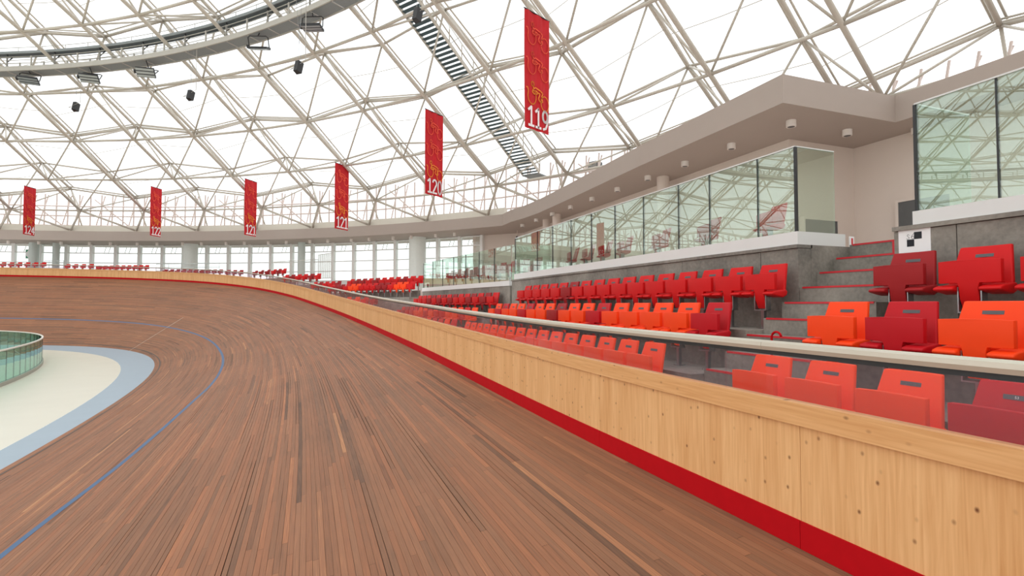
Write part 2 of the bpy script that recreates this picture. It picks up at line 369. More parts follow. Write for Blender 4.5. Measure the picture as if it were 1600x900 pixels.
def paint(name, fc, half, mat, s0=0, s1=None, lift=.0025):
    mb = MB(); s1 = s1 or SMAX - 2; n = int((s1 - s0) / .5)
    F_ = fc if callable(fc) else (lambda S: fc)
    for k in range(n):
        a, b = s0 + (s1 - s0) * k / n, s0 + (s1 - s0) * (k + 1) / n; fa, fb = F_(a), F_(b)
        mb.quad(trk(a, fa - half, lift), trk(a, fa + half, lift), trk(b, fb + half, lift), trk(b, fb - half, lift))
    return mb.build(name, mat, track)
paint('blue_line', lambda S: cat_interp(th_at(S), BT, BF), .0055, 'line_blue'); paint('black_line', .031, .003, 'line_dark')
TH = min(range(len(TS)), key=lambda k: abs(TS[k][4] - 0.745)); SX = TS[TH][0]
mb = MB()
for k in range(10):
    f0, f1 = k * .047, (k + 1) * .047
    mb.quad(trk(SX - .025, f0, .004), trk(SX - .025, f1, .004), trk(SX + .025, f1, .004), trk(SX + .025, f0, .004))
mb.build('white_cross_line', 'line_white', track)

# ------------------------------------------------------------------ barrier round the track
barrier = empty('track_barrier', (2.7, 3.0, EYE - 1.4)); tag(barrier, 'pine panelled track barrier with glass screen, handrail and red kick board', 'barrier')
def seg_panel(name, mat, s0, s1, o0, o1, hlo, hhi, parent, gap=.002, extra=False, nstep=1.1):
    mb = MB(); n = max(1, int(math.ceil((s1 - s0) / nstep))); q = [s0 + gap + (s1 - s0 - 2 * gap) * k / n for k in range(n + 1)]
    rows = []
    for s in q:
        b = samp(s)[2]; rows.append([bar(s, o0, b + hlo), bar(s, o1, b + hlo), bar(s, o1, b + hhi), bar(s, o0, b + hhi)])
    vs = [p for r in rows for p in r]; fs = []; uvs = []
    uvp = [(0, hlo), (0, hlo), (0, hhi), (0, hhi)]
    for k in range(n):
        for c in range(4):
            d = (c + 1) % 4; fs.append((4 * k + c, 4 * k + 4 + c, 4 * k + 4 + d, 4 * k + d))
            uvs.append([(q[k], uvp[c][1]), (q[k + 1], uvp[c][1]), (q[k + 1], uvp[d][1] + (.03 if c in (0, 2) else 0)), (q[k], uvp[d][1] + (.03 if c in (0, 2) else 0))])
    fs += [(0, 1, 2, 3), (4 * n + 3, 4 * n + 2, 4 * n + 1, 4 * n)]; uvs += [[(q[0], 0)] * 4, [(q[-1], 0)] * 4]
    mb.add(vs, fs, .5, uvs); return mb.build(name, mat, parent, extra=extra)
SJ = 2.254 - S0            # arc position of the joint seen at v = 2.25
s = SJ - 2.22 * 7
while s < SMAX - 6:
    if s + 2.22 > 1:
        a = max(s, 0.5)
        seg_panel('pine_panel', 'pine_panel', a, s + 2.22, 0.0, .03, .155, .72, barrier, .0015, True)
        seg_panel('kick_board', 'kick_red', a, s + 2.22, -.012, .03, 0.0, .157, barrier, .0015)
    s += 2.22
s = 0.5
while s < SMAX - 8: seg_panel('cap_board', 'pine_cap', s, s + 4.44, -.028, .06, .70, .825, barrier, .001, True); s += 4.44
s = 2.84 - S0 - 3.26 * 5
while s < SMAX - 8:
    if s > 0: seg_panel('glass_pane', 'glass_barrier', s, s + 3.26, .012, .022, .80, 1.13, barrier, .004)
    s += 3.26
def rail_seg(s0, s1):
    mb = MB(); n = max(1, int((s1 - s0) / .9)); prof = [(-.038, 1.135), (-.034, 1.158), (.015, 1.168), (.065, 1.164), (.078, 1.148), (.072, 1.118), (.02, 1.106), (-.03, 1.112)]
    rows = []
    for k in range(n + 1):
        s = s0 + .001 + (s1 - s0 - .002) * k / n; b = samp(s)[2]; rows += [bar(s, o, b + h) for o, h in prof]
    m = len(prof); fs = []
    for k in range(n):
        for c in range(m): fs.append((k * m + c, (k + 1) * m + c, (k + 1) * m + (c + 1) % m, k * m + (c + 1) % m))
    fs += [tuple(range(m)), tuple(n * m + c for c in range(m))[::-1]]
    mb.add(rows, fs); mb.build('handrail', 'rail_metal', barrier, smooth=False)
s = 2.49 - S0 - 6.0 * 2
while s < SMAX - 8: rail_seg(max(s, .5), s + 6.0); s += 6.0
def channel_shadow():
    mb = MB(); 
    n = int((SMAX - 8) / 1.0)
    for k in range(n):
        a, b = .5 + k, 1.5 + k; ha, hb = samp(a)[2] + 1.085, samp(b)[2] + 1.085
        mb.hexa([bar(a, -.012, ha), bar(b, -.012, hb), bar(b, .05, hb), bar(a, .05, ha)], [bar(a, -.012, ha + .025), bar(b, -.012, hb + .025), bar(b, .05, hb + .018), bar(a, .05, ha + .018)])
    mb.build('channel_shadow_strip', 'dark_metal', barrier)  # dark channel, made taller to stand for the shadow line beneath the handrail
channel_shadow()
# ------------------------------------------------------------------ ring slab, walls, windows, concourse floor
HS0, HS1 = 6.35, 7.27
def slab_path():
    p = [(18.9, -14.0), (18.9, 12.2), (13.75, 12.25)]
    p += [(13.8, 16), (13.9, 20.2), (14.1, 24), (14.27, 27.2), (14.42, 30.5), (14.5, 33.2)]
    p += [(14.40, 35.6), (14.1, 37.6)]
    a = math.atan2(39.2 - CY, 13.6 - CX); 
    while a < R(352): p.append((CX + 67.0 * math.cos(a), CY + 67.0 * math.sin(a))); a += R(1.5)
    return p
SP = slab_path()
def slab():
    mb = MB(); path = SP; n = len(path); back = []
    for x, y in path:
        a = math.atan2(y - CY, x - CX); back.append((CX + 73.5 * math.cos(a), CY + 73.5 * math.sin(a)))
    for i in range(n - 1):
        (x0, y0), (x1, y1) = path[i], path[i + 1]; (u0, w0), (u1, w1) = back[i], back[i + 1]
        z0, z1 = HS0 + EYE, HS1 + EYE
        mb.quad((x0, y0, z0), (x1, y1, z0), (x1, y1, z1), (x0, y0, z1))
        if math.dist(back[i], back[i + 1]) > .01: mb.quad((x0, y0, z0), (u0, w0, z0), (u1, w1, z0), (x1, y1, z0)); mb.quad((x0, y0, z1), (x1, y1, z1), (u1, w1, z1), (u0, w0, z1))
    tag(mb.build('ceiling_ring_slab', 'slab_paint'), kind='structure')
    mb = MB(); ps = [p for p in path[11:]]
    for i in range(len(ps) - 1):
        def off(p, r): a = math.atan2(p[1] - CY, p[0] - CX); return (CX + (math.dist(p, (CX, CY)) + r) * math.cos(a), CY + (math.dist(p, (CX, CY)) + r) * math.sin(a))
        a0, a1, b0, b1 = off(ps[i], .35), off(ps[i + 1], .35), off(ps[i], .75), off(ps[i + 1], .75)
        mb.hexa([(*a0, HS1 + EYE), (*a1, HS1 + EYE), (*b1, HS1 + EYE), (*b0, HS1 + EYE)], [(*a0, 7.88 + EYE), (*a1, 7.88 + EYE), (*b1, 7.88 + EYE), (*b0, 7.88 + EYE)])
    tag(mb.build('trim_1', 'parapet_paint'), kind='structure')
slab()
def wall_run(name, pts, h0, h1, mat, th=.2):
    mb = MB()
    for (x0, y0), (x1, y1) in zip(pts[:-1], pts[1:]):
        d = Vector((x1 - x0, y1 - y0, 0)).normalized(); nn = Vector((d.y, -d.x, 0)) * th
        a, b = Vector((x0, y0, 0)), Vector((x1, y1, 0)); z0, z1 = Vector((0, 0, h0 + EYE)), Vector((0, 0, h1 + EYE))
        mb.hexa([a + z0, b + z0, b + nn + z0, a + nn + z0], [a + z1, b + z1, b + nn + z1, a + nn + z1])
    return tag(mb.build(name, mat), kind='structure')
wall_run('wall_right', [(20.5, -14), (20.5, 14.9), (17.0, 14.9), (17.3, 43.0), (15.6, 44.6), (13.7, 46.4)], .7, HS0, 'wall_paint')
# concourse floor behind the stands
mb = MB(); inner = []; outer_ = []
s = 1.0
while s < SMAX - 8:
    p = bar(s, 3.65, .0); a = math.atan2(p.y - CY, p.x - CX); inner.append((p.x, p.y)); outer_.append((CX + 72.5 * math.cos(a), CY + 72.5 * math.sin(a))); s += 1.0
for i in range(len(inner) - 1):
    z = .70 + EYE
    mb.quad((*inner[i], z), (*outer_[i], z), (*outer_[i + 1], z), (*inner[i + 1], z))
    mb.quad((*inner[i], z - 2.2), (*inner[i], z), (*inner[i + 1], z), (*inner[i + 1], z - 2.2))
tag(mb.build('floor_concourse', 'wall_paint'), kind='structure')
# windows on radius 71
HT = [2.45, 3.42, 4.42, 5.45, 6.28]
mb = MB(); a = R(41.2)
while a < R(190):
    b = a + R(1.94)
    mb.hexa([pol(a, 71, .7), pol(b, 71, .7), pol(b, 71.2, .7), pol(a, 71.2, .7)], [pol(a, 71, HT[0]), pol(b, 71, HT[0]), pol(b, 71.2, HT[0]), pol(a, 71.2, HT[0])]); a = b
tag(mb.build('wall_far', 'window_frame'), kind='structure')
for i in range(36):
    a0 = R(41.25 + 1.94 * i); a1 = R(41.25 + 1.94 * (i + 1)); w = struct('window_%d' % (i + 1))
    def blk(name, aa, bb, r0, r1, h0, h1, mat):
        q = MB(); q.hexa([pol(aa, r0, h0), pol(bb, r0, h0), pol(bb, r1, h0), pol(aa, r1, h0)], [pol(aa, r0, h1), pol(bb, r0, h1), pol(bb, r1, h1), pol(aa, r1, h1)]); return q.build(name, mat, w)
    dm = .14 / 71
    blk('mullion', a0 - dm, a0 + dm, 70.75, 71.15, HT[0], HT[4] + .07, 'window_frame')
    for k, h in enumerate(HT): blk('transom', a0 + dm, a1 - dm, 70.88, 71.08, h - (.04 if k else 0), h + .05, 'window_frame')
    for k in range(4): blk('pane', a0 + dm, a1 - dm, 71.0, 71.03, HT[k] + .05, HT[k + 1] - .04, 'glass_window')
    q = MB(); am = a0 + (a1 - a0) * (.42 if i % 2 else .56)
    for da in (0, .006): q.tube([pol(am + da, 71.3, 5.5), pol(am + da - .004, 71.15, 6.1)], .03, 5)
    q.build('stay', 'catwalk_steel', w)
    q = MB(); q.cyl(pol(am, 68.4, 0), .13, HS0 + EYE - .3, HS0 + EYE, 12)
    tag(q.build('soffit_lamp', 'lamp_white'), 'small round ceiling lamp before the %s window bay from the right' % ORD[i], 'lamp', 'ring soffit lamps')
def column(x_ang, r, rad, label, mat='column_paint'):
    q = MB(); c = pol(x_ang, r, 0); q.cyl(c, rad, .7 + EYE, HS0 + EYE, 20); tag(q.build('column', mat, smooth=False), label, 'column', 'concourse columns')
for ang, rad, lb in ((80.0, .42, 'grey round column behind the leftmost seats'), (78.35, .30, 'slim grey column between the two leftmost seat rows'), (67.4, .75, 'broad pale column before the far windows'), (57.2, .36, 'grey column beside the grey mesh fence'), (46.4, .8, 'broad pale column behind the glazed corner terrace')):
    column(R(ang), 69.8, rad, lb, 'column_pale' if rad > .6 else 'column_paint')
# small green sign on a window pane
sg = empty('evacuation_sign', pol(R(80.75), 70.7, 4.75)); tag(sg, 'green and white meeting point sign hung at the far left window', 'sign')
q = MB(); aa, bb = R(80.45), R(81.05)
q.hexa([pol(aa, 70.68, 4.75), pol(bb, 70.68, 4.75), pol(bb, 70.72, 4.75), pol(aa, 70.72, 4.75)], [pol(aa, 70.68, 5.75), pol(bb, 70.68, 5.75), pol(bb, 70.72, 5.75), pol(aa, 70.72, 5.75)]); q.build('board', 'paper', sg)
def tri(a, h, da, dh):
    q = MB(); q.prism([pol(a, 70.67, h), pol(a + da, 70.67, h), pol(a, 70.67, h + dh)], pol(a, 70.66, 0) - pol(a, 70.67, 0)); q.build('arrow', 'sign_green', sg)
for sa in (1, -1):
    for sh in (1, -1): tri(R(80.75) + sa * .0045, 5.25 + sh * .42, -sa * .0032, -sh * .26)
q = MB(); q.prism([pol(R(80.75) - .001, 70.67, 5.12), pol(R(80.75) + .001, 70.67, 5.12), pol(R(80.75) + .001, 70.67, 5.38), pol(R(80.75) - .001, 70.67, 5.38)], pol(R(80.75), 70.66, 0) - pol(R(80.75), 70.67, 0)); q.build('figure', 'sign_green', sg)

# ground and trees outside
mb = MB(); n = 72
for k in range(n):
    a, b = 2 * PI * k / n, 2 * PI * (k + 1) / n
    mb.quad(pol(a, 73, .4), pol(a, 300, .4), pol(b, 300, .4), pol(b, 73, .4))
tag(mb.build('floor_outside', 'ground_out'), kind='structure')
# ------------------------------------------------------------------ roof: double layer space frame on 68 bays
SO = [1.0, .9437, .8845, .8226, .7614, .700, .640, .578, .515, .45]
ZO = [10.90, 12.54, 14.55, 16.39, 18.40, 20.1, 21.55, 22.75, 23.7, 24.4]
DO = [.427, .381, .364, .308, .278, .25, .22, .18, .12, .05]
SI = [.958, .9007, .8396, .7778, .7119, .650, .589, .526, .462]
ZI = [8.746, 10.741, 12.817, 14.912, 16.95, 18.6, 20.0, 21.1, 22.0]
RE = 66.42; T0 = 1.31755; DT = 2 * PI / 68
def on(k, j, dz=0.0): return pol(T0 - DT * k, RE * SO[j], ZO[j] + DO[j] * (1 if k % 2 == 0 else -1) + dz)
def inn(k, j): return pol(T0 - DT * (k + .4736), RE * SI[j], ZI[j])
roof = struct('ceiling')
VIS = range(-3, 14)
rem = MB(); memrest = MB()
def member(vis, name, pts, r, n=6, parent=None, dest=None):
    if vis: q = MB(); q.tube(pts, r, n); return q.build(name, 'roof_steel', parent or roof, smooth=True)
    (dest or rem).tube(pts, r, max(4, n - 2), cap=False)
def side(p, q): d = (q - p).normalized(); return d.cross(Vector((0, 0, 1))).normalized()
for kk in range(68):
    k = kk if kk < 34 else kk - 68
    vis = k in VIS
    NJ = 10
    outs = [on(k, j) for j in range(NJ)]
    rib = member(vis, 'outer_rib', outs, .105, 8)
    sd = side(outs[0], outs[-1])
    for sgn in (-1, 1):
        pts = [p + sd * (.21 * sgn) + Vector((0, 0, .20)) for p in outs]
        if vis: q = MB(); q.tube(pts, .055, 5); q.build('clamp_rail', 'roof_steel', rib, smooth=True)
        else: rem.tube(pts, .04, 4, cap=False)
    member(vis, 'inner_rib', [inn(k, j) for j in range(NJ - 1)], .115, 8)
    for j in range(NJ):
        v2 = vis and j <= 5
        heavy = j % 2 == 0
        rg = member(v2, 'outer_ring_tube', [on(k, j), on(k + 1, j)], .09 if heavy else .075)
        if heavy:
            sd2 = Vector((math.cos(T0 - DT * (k + .5)), math.sin(T0 - DT * (k + .5)), 0))
            for sgn in (-1, 1):
                pts = [on(k, j) + sd2 * (.16 * sgn) + Vector((0, 0, .2)), on(k + 1, j) + sd2 * (.16 * sgn) + Vector((0, 0, .2))]
                if v2: q = MB(); q.tube(pts, .05, 5); q.build('clamp_rail', 'roof_steel', rg, smooth=True)
                else: rem.tube(pts, .035, 4, cap=False)
        if j < NJ - 1:
            member(v2, 'inner_ring_tube', [inn(k, j), inn(k + 1, j)], .085)
            vw = k in range(-1, 13) and j <= 4
            for a, b in ((k, j), (k + 1, j), (k, j + 1), (k + 1, j + 1)):
                member(vw, 'web_strut', [inn(k, j), on(a, b)], .062, 5)
    for m_ in range(4):
        j = 2 * m_; q = MB() if vis and m_ < 3 else memrest; up = .30
        for t in (0, 1): q.quad(on(k, j + t, up), on(k + 1, j + t, up), on(k + 1, j + t + 1, up), on(k, j + t + 1, up))
        if vis and m_ < 3:
            pn = q.build('membrane_panel', 'membrane', roof)
            for t in (0, 1):
                c = MB(); L_ = lambda a, b, u: a + (b - a) * u
                a0, a1 = on(k, j + t, up - .05), on(k, j + t + 1, up - .05); b0, b1 = on(k + 1, j + t, up - .05), on(k + 1, j + t + 1, up - .05)
                c.tube([L_(a0, a1, .45), L_((a0 + a1) / 2, (b0 + b1) / 2, .5) + Vector((0, 0, -.06)), L_(b0, b1, .55)], .022, 4); c.build('seam_cable', 'roof_steel', pn)
    # struts standing on the slab edge
    foot = pol(T0 - DT * (k - .1), 67.45, 7.42)
    for tgt in (inn(k, 0), inn(k - 1, 0)): member(vis, 'support_strut', [foot, tgt], .10, 6)
    if vis:
        q = MB(); q.box((foot.x - .16, foot.y - .16, foot.z - .15), (foot.x + .16, foot.y + .16, foot.z + .08)); q.build('strut_foot', 'roof_steel', roof)
        member(True, 'eave_post', [pol(T0 - DT * k, 68.2, 7.6), on(k, 0)], .07, 6)
    # upper clerestory glazing posts and rails
    g = MB() if vis else rem
    for u in range(6):
        an = T0 - DT * (k + u / 6); zt = ZO[0] + .1
        g.tube([pol(an, 69.2, 7.3), pol(an - .016, 67.6, zt)], .065, 4, cap=False)
        if u % 3 != 2: g.tube([pol(an + .006, 70.4, 7.3), pol(an - .03, 68.2, zt)], .06, 4, cap=False)
    for h, rr in ((8.1, 69.0), (9.0, 68.5), (9.9, 68.0)):
        g.tube([pol(T0 - DT * k, rr, h), pol(T0 - DT * (k + 1), rr, h)], .07, 4, cap=False)
    g.tube([pol(T0 - DT * (k + .2), 67.9, 10.6), pol(T0 - DT * (k + .75), 68.8, 7.5)], .065, 4, cap=False)
    if vis: g.build('clerestory_frame', 'clerestory_glare', roof)
tag(rem.build('frame_beyond', 'roof_steel', roof), kind='stuff')
mbc = MB(); ring = [on(k, 9, .3) for k in range(68)]; mbc.add(ring + [pol(0, 0, 26.3)], [(k, (k + 1) % 68, 68) for k in range(68)])
mbc.build('crown_membrane', 'membrane', roof); tag(memrest.build('membrane_beyond', 'membrane', roof), kind='stuff')

# ------------------------------------------------------------------ catwalk ring
cw = empty('catwalk', pol(R(50), 49.5, 15.2)); tag(cw, 'curved steel maintenance catwalk with railings hung under the dome', 'catwalk')
HC = 15.35; a = R(14)
def arc(name, mat, a0, a1, r0, r1, h0, h1, par, n=1):
    q = MB()
    for k in range(n):
        aa, bb = a0 + (a1 - a0) * k / n, a0 + (a1 - a0) * (k + 1) / n
        q.hexa([pol(aa, r0, h0), pol(bb, r0, h0), pol(bb, r1, h0), pol(aa, r1, h0)], [pol(aa, r0, h1), pol(bb, r0, h1), pol(bb, r1, h1), pol(aa, r1, h1)])
    return q.build(name, mat, par)
i = 0
while a < R(130):
    b = a + R(2.0)
    arc('deck_panel', 'grating', a + .0008, b - .0008, 49.1, 49.82, HC + .02, HC + .07, cw)
    q = MB(); q.tube([pol(a, 49.05, HC + .01), pol(a, 49.9, HC + .01)], .03, 4); q.build('joist', 'catwalk_steel', cw)
    for r_ in (49.05, 49.9):
        q = MB(); q.box((-.035, -.035, 0), (.035, .035, .98), Matrix.Translation(pol(a, r_, HC)) @ Matrix.Rotation(a, 4, 'Z')); q.build('rail_post', 'catwalk_steel', cw)
    if i % 2 == 0:
        q = MB(); q.tube([pol(a, 49.05, HC + .3), pol(a, 49.05, HC + 1.12)], .045, 5); q.tube([pol(a, 49.05, HC + .6), pol(a, 49.4, HC + 1.08)], .035, 5); q.build('tray_bracket', 'dark_metal', cw)
    a = b; i += 1
for r_, t_ in ((49.02, .30), (49.92, .12)): arc('edge_beam', 'catwalk_steel', R(14), R(130), r_ - .04, r_ + .04, HC, HC + t_, cw, 58)
for r_ in (49.05, 49.9):
    for h in (.5, .72, .94):
        q = MB(); q.tube([pol(R(14 + 2 * k), r_, HC + h) for k in range(59)], .022, 5); q.build('guard_rail', 'catwalk_steel', cw)
arc('cable_tray', 'tray_grey', R(14), R(130), 48.98, 49.55, HC + 1.12, HC + 1.18, cw, 58)
arc('tray_edge', 'grating', R(14), R(130), 48.92, 48.98, HC + 1.11, HC + 1.26, cw, 58)
q = MB(); q.tube([pol(R(14 + 2 * k), 48.98, HC + 1.52) for k in range(59)], .02, 5); q.build('tray_rail', 'catwalk_steel', cw)
for k in range(0, 58): 
    q = MB(); q.tube([pol(R(15 + 2 * k), 48.98, HC + 1.2), pol(R(15 + 2 * k), 48.98, HC + 1.52)], .018, 4); q.build('tray_post', 'catwalk_steel', cw)

# floodlights under the catwalk
LP = [((-17.713, 43.182), 14.794, 'leftmost', .5), ((-13.724, 41.035), 14.661, 'second from left', .7), ((-10.018, 38.581), 14.598, 'middle', .9), ((-3.035, 32.394), 14.54, 'second from right', -.35), ((-.222, 29.099), 14.595, 'rightmost', 0.1)]
for (x, y), h, nm, tl in LP:
    a = math.atan2(y - CY, x - CX); f = empty('floodlight', (x, y, h + EYE)); tag(f, 'black floodlight hung from the catwalk by a yoke, %s of the five' % nm, 'floodlight', 'floodlights under the catwalk')
    M = Matrix.Translation((x, y, h + EYE)) @ Matrix.Rotation(a + PI / 2 + .5, 4, 'Z') @ Matrix.Rotation(tl, 4, 'X')
    q = MB(); q.box((-.52, -.30, -.10), (.52, .30, .02), M); hd = q.build('lamp_head', 'dark_metal', f)
    for t in (-.2, 0, .2):
        q = MB(); q.box((-.5, t - .07, -.125), (.5, t + .07, -.1), M); q.build('lens_strip', 'bright_steel', hd)
    q = MB(); q.tube([M @ Vector(p) for p in ((-.55, 0, 0), (-.55, 0, .5), (-.45, 0, .58), (.45, 0, .58), (.55, 0, .5), (.55, 0, 0))], .03, 6); q.build('yoke', 'dark_metal', f)
    q = MB(); q.tube([M @ Vector((0, 0, .58)), Vector((x, y, HC + EYE - .005))], .03, 6); q.build('hanger', 'dark_metal', f)
    q = MB(); q.box((.55, -.1, -.06), (.66, .1, .12), M); q.build('driver_box', 'dark_metal', f)
# loudspeakers on wires
for (x, y, h), nm in (((-15.0, 42.67, 13.19), 'leftmost'), ((-7.07, 35.98, 12.57), 'second from left'), ((-.84, 27.6, 11.70), 'third from left'), ((4.03, 22.2, 12.45), 'rightmost, before the roof stair')):
    f = empty('loudspeaker', (x, y, h + EYE - .5)); tag(f, 'black box loudspeaker hanging on wires below the roof, %s' % nm, 'loudspeaker', 'hanging loudspeakers')
    a = math.atan2(y - CY, x - CX)
    M = Matrix.Translation((x, y, h + EYE)) @ Matrix.Rotation(a + PI / 2 + .2, 4, 'Z') @ Matrix.Rotation(.25, 4, 'X') @ Matrix.Scale(.68, 4)
    q = MB(); q.prism([(-.24, -.22, -.42), (.24, -.22, -.42), (.16, .22, -.42), (-.16, .22, -.42)], (0, 0, .84), M); q.build('cabinet', 'dark_metal', f, fixn=True)
    q = MB(); q.box((-.21, -.235, -.38), (.21, -.22, .38), M); q.build('grille', 'ink', f)
    for sx in (-.15, .15):
        q = MB(); q.tube([M @ Vector((sx, 0, .42)), (x + sx, y, HC + EYE - .01)], .008, 4); q.build('wire', 'bright_steel', f)
    q = MB(); q.tube([M @ Vector((.1, .22, -.2)), M @ Vector((.5, .2, -.25)), Vector((x + .33, y - .2, h + EYE + .3)), Vector((x + .33, y - .2, HC + EYE - .01))], .018, 5); q.build('cable', 'catwalk_steel', f)

# stair climbing the dome to the catwalk
st = empty('roof_stair', pol(T0 - DT * 7.7, 66.1, 9.8)); tag(st, 'steel stair with open treads climbing under the dome to the catwalk', 'stair')
ta = T0 - DT * 7.7; tang = Vector((-math.sin(ta), math.cos(ta), 0)); rad = Vector((math.cos(ta), math.sin(ta), 0))
def sp(u, w=0.0, dz=0.0): r_ = 66.15 + (50.2 - 66.15) * u; h = 9.82 + (18.55 - 9.82) * u; return pol(ta, r_, h + dz) + tang * w
for w in (-.74, .74):
    q = MB(); a_, b_ = sp(0, w), sp(1, w); q.hexa([a_ + tang * -.03, b_ + tang * -.03, b_ + tang * .03, a_ + tang * .03], [p + Vector((0, 0, .26)) for p in (a_ + tang * -.03, b_ + tang * -.03, b_ + tang * .03, a_ + tang * .03)]); q.build('stringer', 'roof_steel', st)
NT = 58
for k in range(NT):
    c = sp((k + .5) / NT, 0, .12); q = MB(); q.hexa([c + tang * .72 + rad * .13, c - tang * .72 + rad * .13, c - tang * .72 - rad * .13, c + tang * .72 - rad * .13], [p + Vector((0, 0, .04)) for p in (c + tang * .72 + rad * .13, c - tang * .72 + rad * .13, c - tang * .72 - rad * .13, c + tang * .72 - rad * .13)]); q.build('tread', 'tread_teal', st)
for dz in (.62, 1.15):
    q = MB(); q.tube([sp(0, -.78, dz), sp(1, -.78, dz)], .045, 5); q.build('handrail', 'roof_steel', st)
for k in range(15):
    q = MB(); q.tube([sp(k / 14, -.78, .2), sp(k / 14, -.78, 1.15)], .038, 5); q.build('rail_post', 'roof_steel', st)
q = MB(); c = sp(0, 0, .0); q.hexa([c + tang * .7 + rad * 1.3, c - tang * .7 + rad * 1.3, c - tang * .7 - rad * .1, c + tang * .7 - rad * .1], [p + Vector((0, 0, .1)) for p in (c + tang * .7 + rad * 1.3, c - tang * .7 + rad * 1.3, c - tang * .7 - rad * .1, c + tang * .7 - rad * .1)]); q.build('landing', 'grating', st)
# ------------------------------------------------------------------ banners
def ribbon(q, pts, w, y=0.0):
    for a, b in zip(pts[:-1], pts[1:]):
        a = Vector((a[0], y, a[1])); b = Vector((b[0], y, b[1])); d = b - a
        if d.length < 1e-6: continue
        d.normalize(); n = Vector((-d.z, 0, d.x)) * w; e = d * w * .6
        q.prism([a - e - n, b + e - n, b + e + n, a - e + n], (0, -.006, 0))
def arc_pts(cx, cz, r, a0, a1, n=14, rx=1.0): return [(cx + r * rx * math.cos(R(a0 + (a1 - a0) * k / n)), cz + r * math.sin(R(a0 + (a1 - a0) * k / n))) for k in range(n + 1)]
def cyclist():
    q = MB(); w = .021
    ribbon(q, arc_pts(-.34, .32, .085, 0, 360, 12), w)                       # head
    ribbon(q, [(-.31, .26), (-.28, .14)], w)                                     # neck
    ribbon(q, [(-.30, .14), (-.16, .22), (.16, .16), (.30, .10), (.22, -.06), (.30, -.22), (.22, -.26)], w)   # back, thigh, leg
    ribbon(q, [(-.30, .14), (-.36, .02), (-.26, -.04), (-.06, .0), (.0, .06), (-.18, .10), (-.28, .07)], w)   # arm
    ribbon(q, [(.0, .06), (.12, .04), (.02, -.16), (.10, -.24), (.22, -.26)], w)                              # other leg
    ribbon(q, arc_pts(-.38, -.16, .29, 60, -190, 20, .88), w)               # front wheel
    ribbon(q, [(-.72, .12), (-.65, .12), (-.61, .02), (-.625, -.11)], w)                    # bar
    ribbon(q, arc_pts(.44, -.27, .28, 180, -180, 22, .9), w)               # rear wheel
    me = q.mesh('cyclist'); return me
CYC = [cyclist(), cyclist()]
CYC[0].materials.append(MATS['banner_fade']); CYC[1].materials.append(MATS['banner_orange'])
def digit(c):
    q = MB(); w = .05; el = lambda cx, cz, rx, rz, a0, a1, n=16: [(cx + rx * math.cos(R(a0 + (a1 - a0) * k / n)), cz + rz * math.sin(R(a0 + (a1 - a0) * k / n))) for k in range(n + 1)]
    st = {'1': [[(.06, .80), (.27, .98), (.27, .02)], [(.08, .02), (.46, .02)]], '0': [el(.26, .5, .20, .48, 0, 360, 22)],
          '2': [el(.24, .74, .20, .24, 165, -20) + [(.05, .02), (.47, .02)]], '4': [[(.36, .02), (.36, .98), (.03, .30), (.5, .30)]],
          '9': [el(.26, .70, .19, .28, 0, 360, 20), [(.45, .70), (.43, .36), (.31, .10), (.12, .02)]]}[c]
    for p in st: ribbon(q, [(x * .80, z * .82) for x, z in p], w)
    me = q.mesh('digit'); me.materials.append(MATS['banner_white']); return me
DIG = {c: digit(c) for c in '01249'}
BN = [('119', 8.075, 19.856, 12.334, 1.0, 'large red cyclist banner numbered 119, nearest under the roof stair'), ('120', 6.03, 30.303, 11.498, 1.0, 'red cyclist banner numbered 120, second nearest of the row'),
      ('121', 1.43, 41.671, 10.771, 1.0, 'red cyclist banner numbered 121, nearer of the two with that number'), ('121', -5.804, 51.649, 11.188, .96, 'red cyclist banner numbered 121, farther of the two with that number'),
      ('122', -15.553, 62.426, 12.007, .89, 'red cyclist banner numbered 122, second from the left of the row'), ('124', -27.943, 67.852, 12.231, .86, 'red cyclist banner numbered 124, leftmost of the row')]
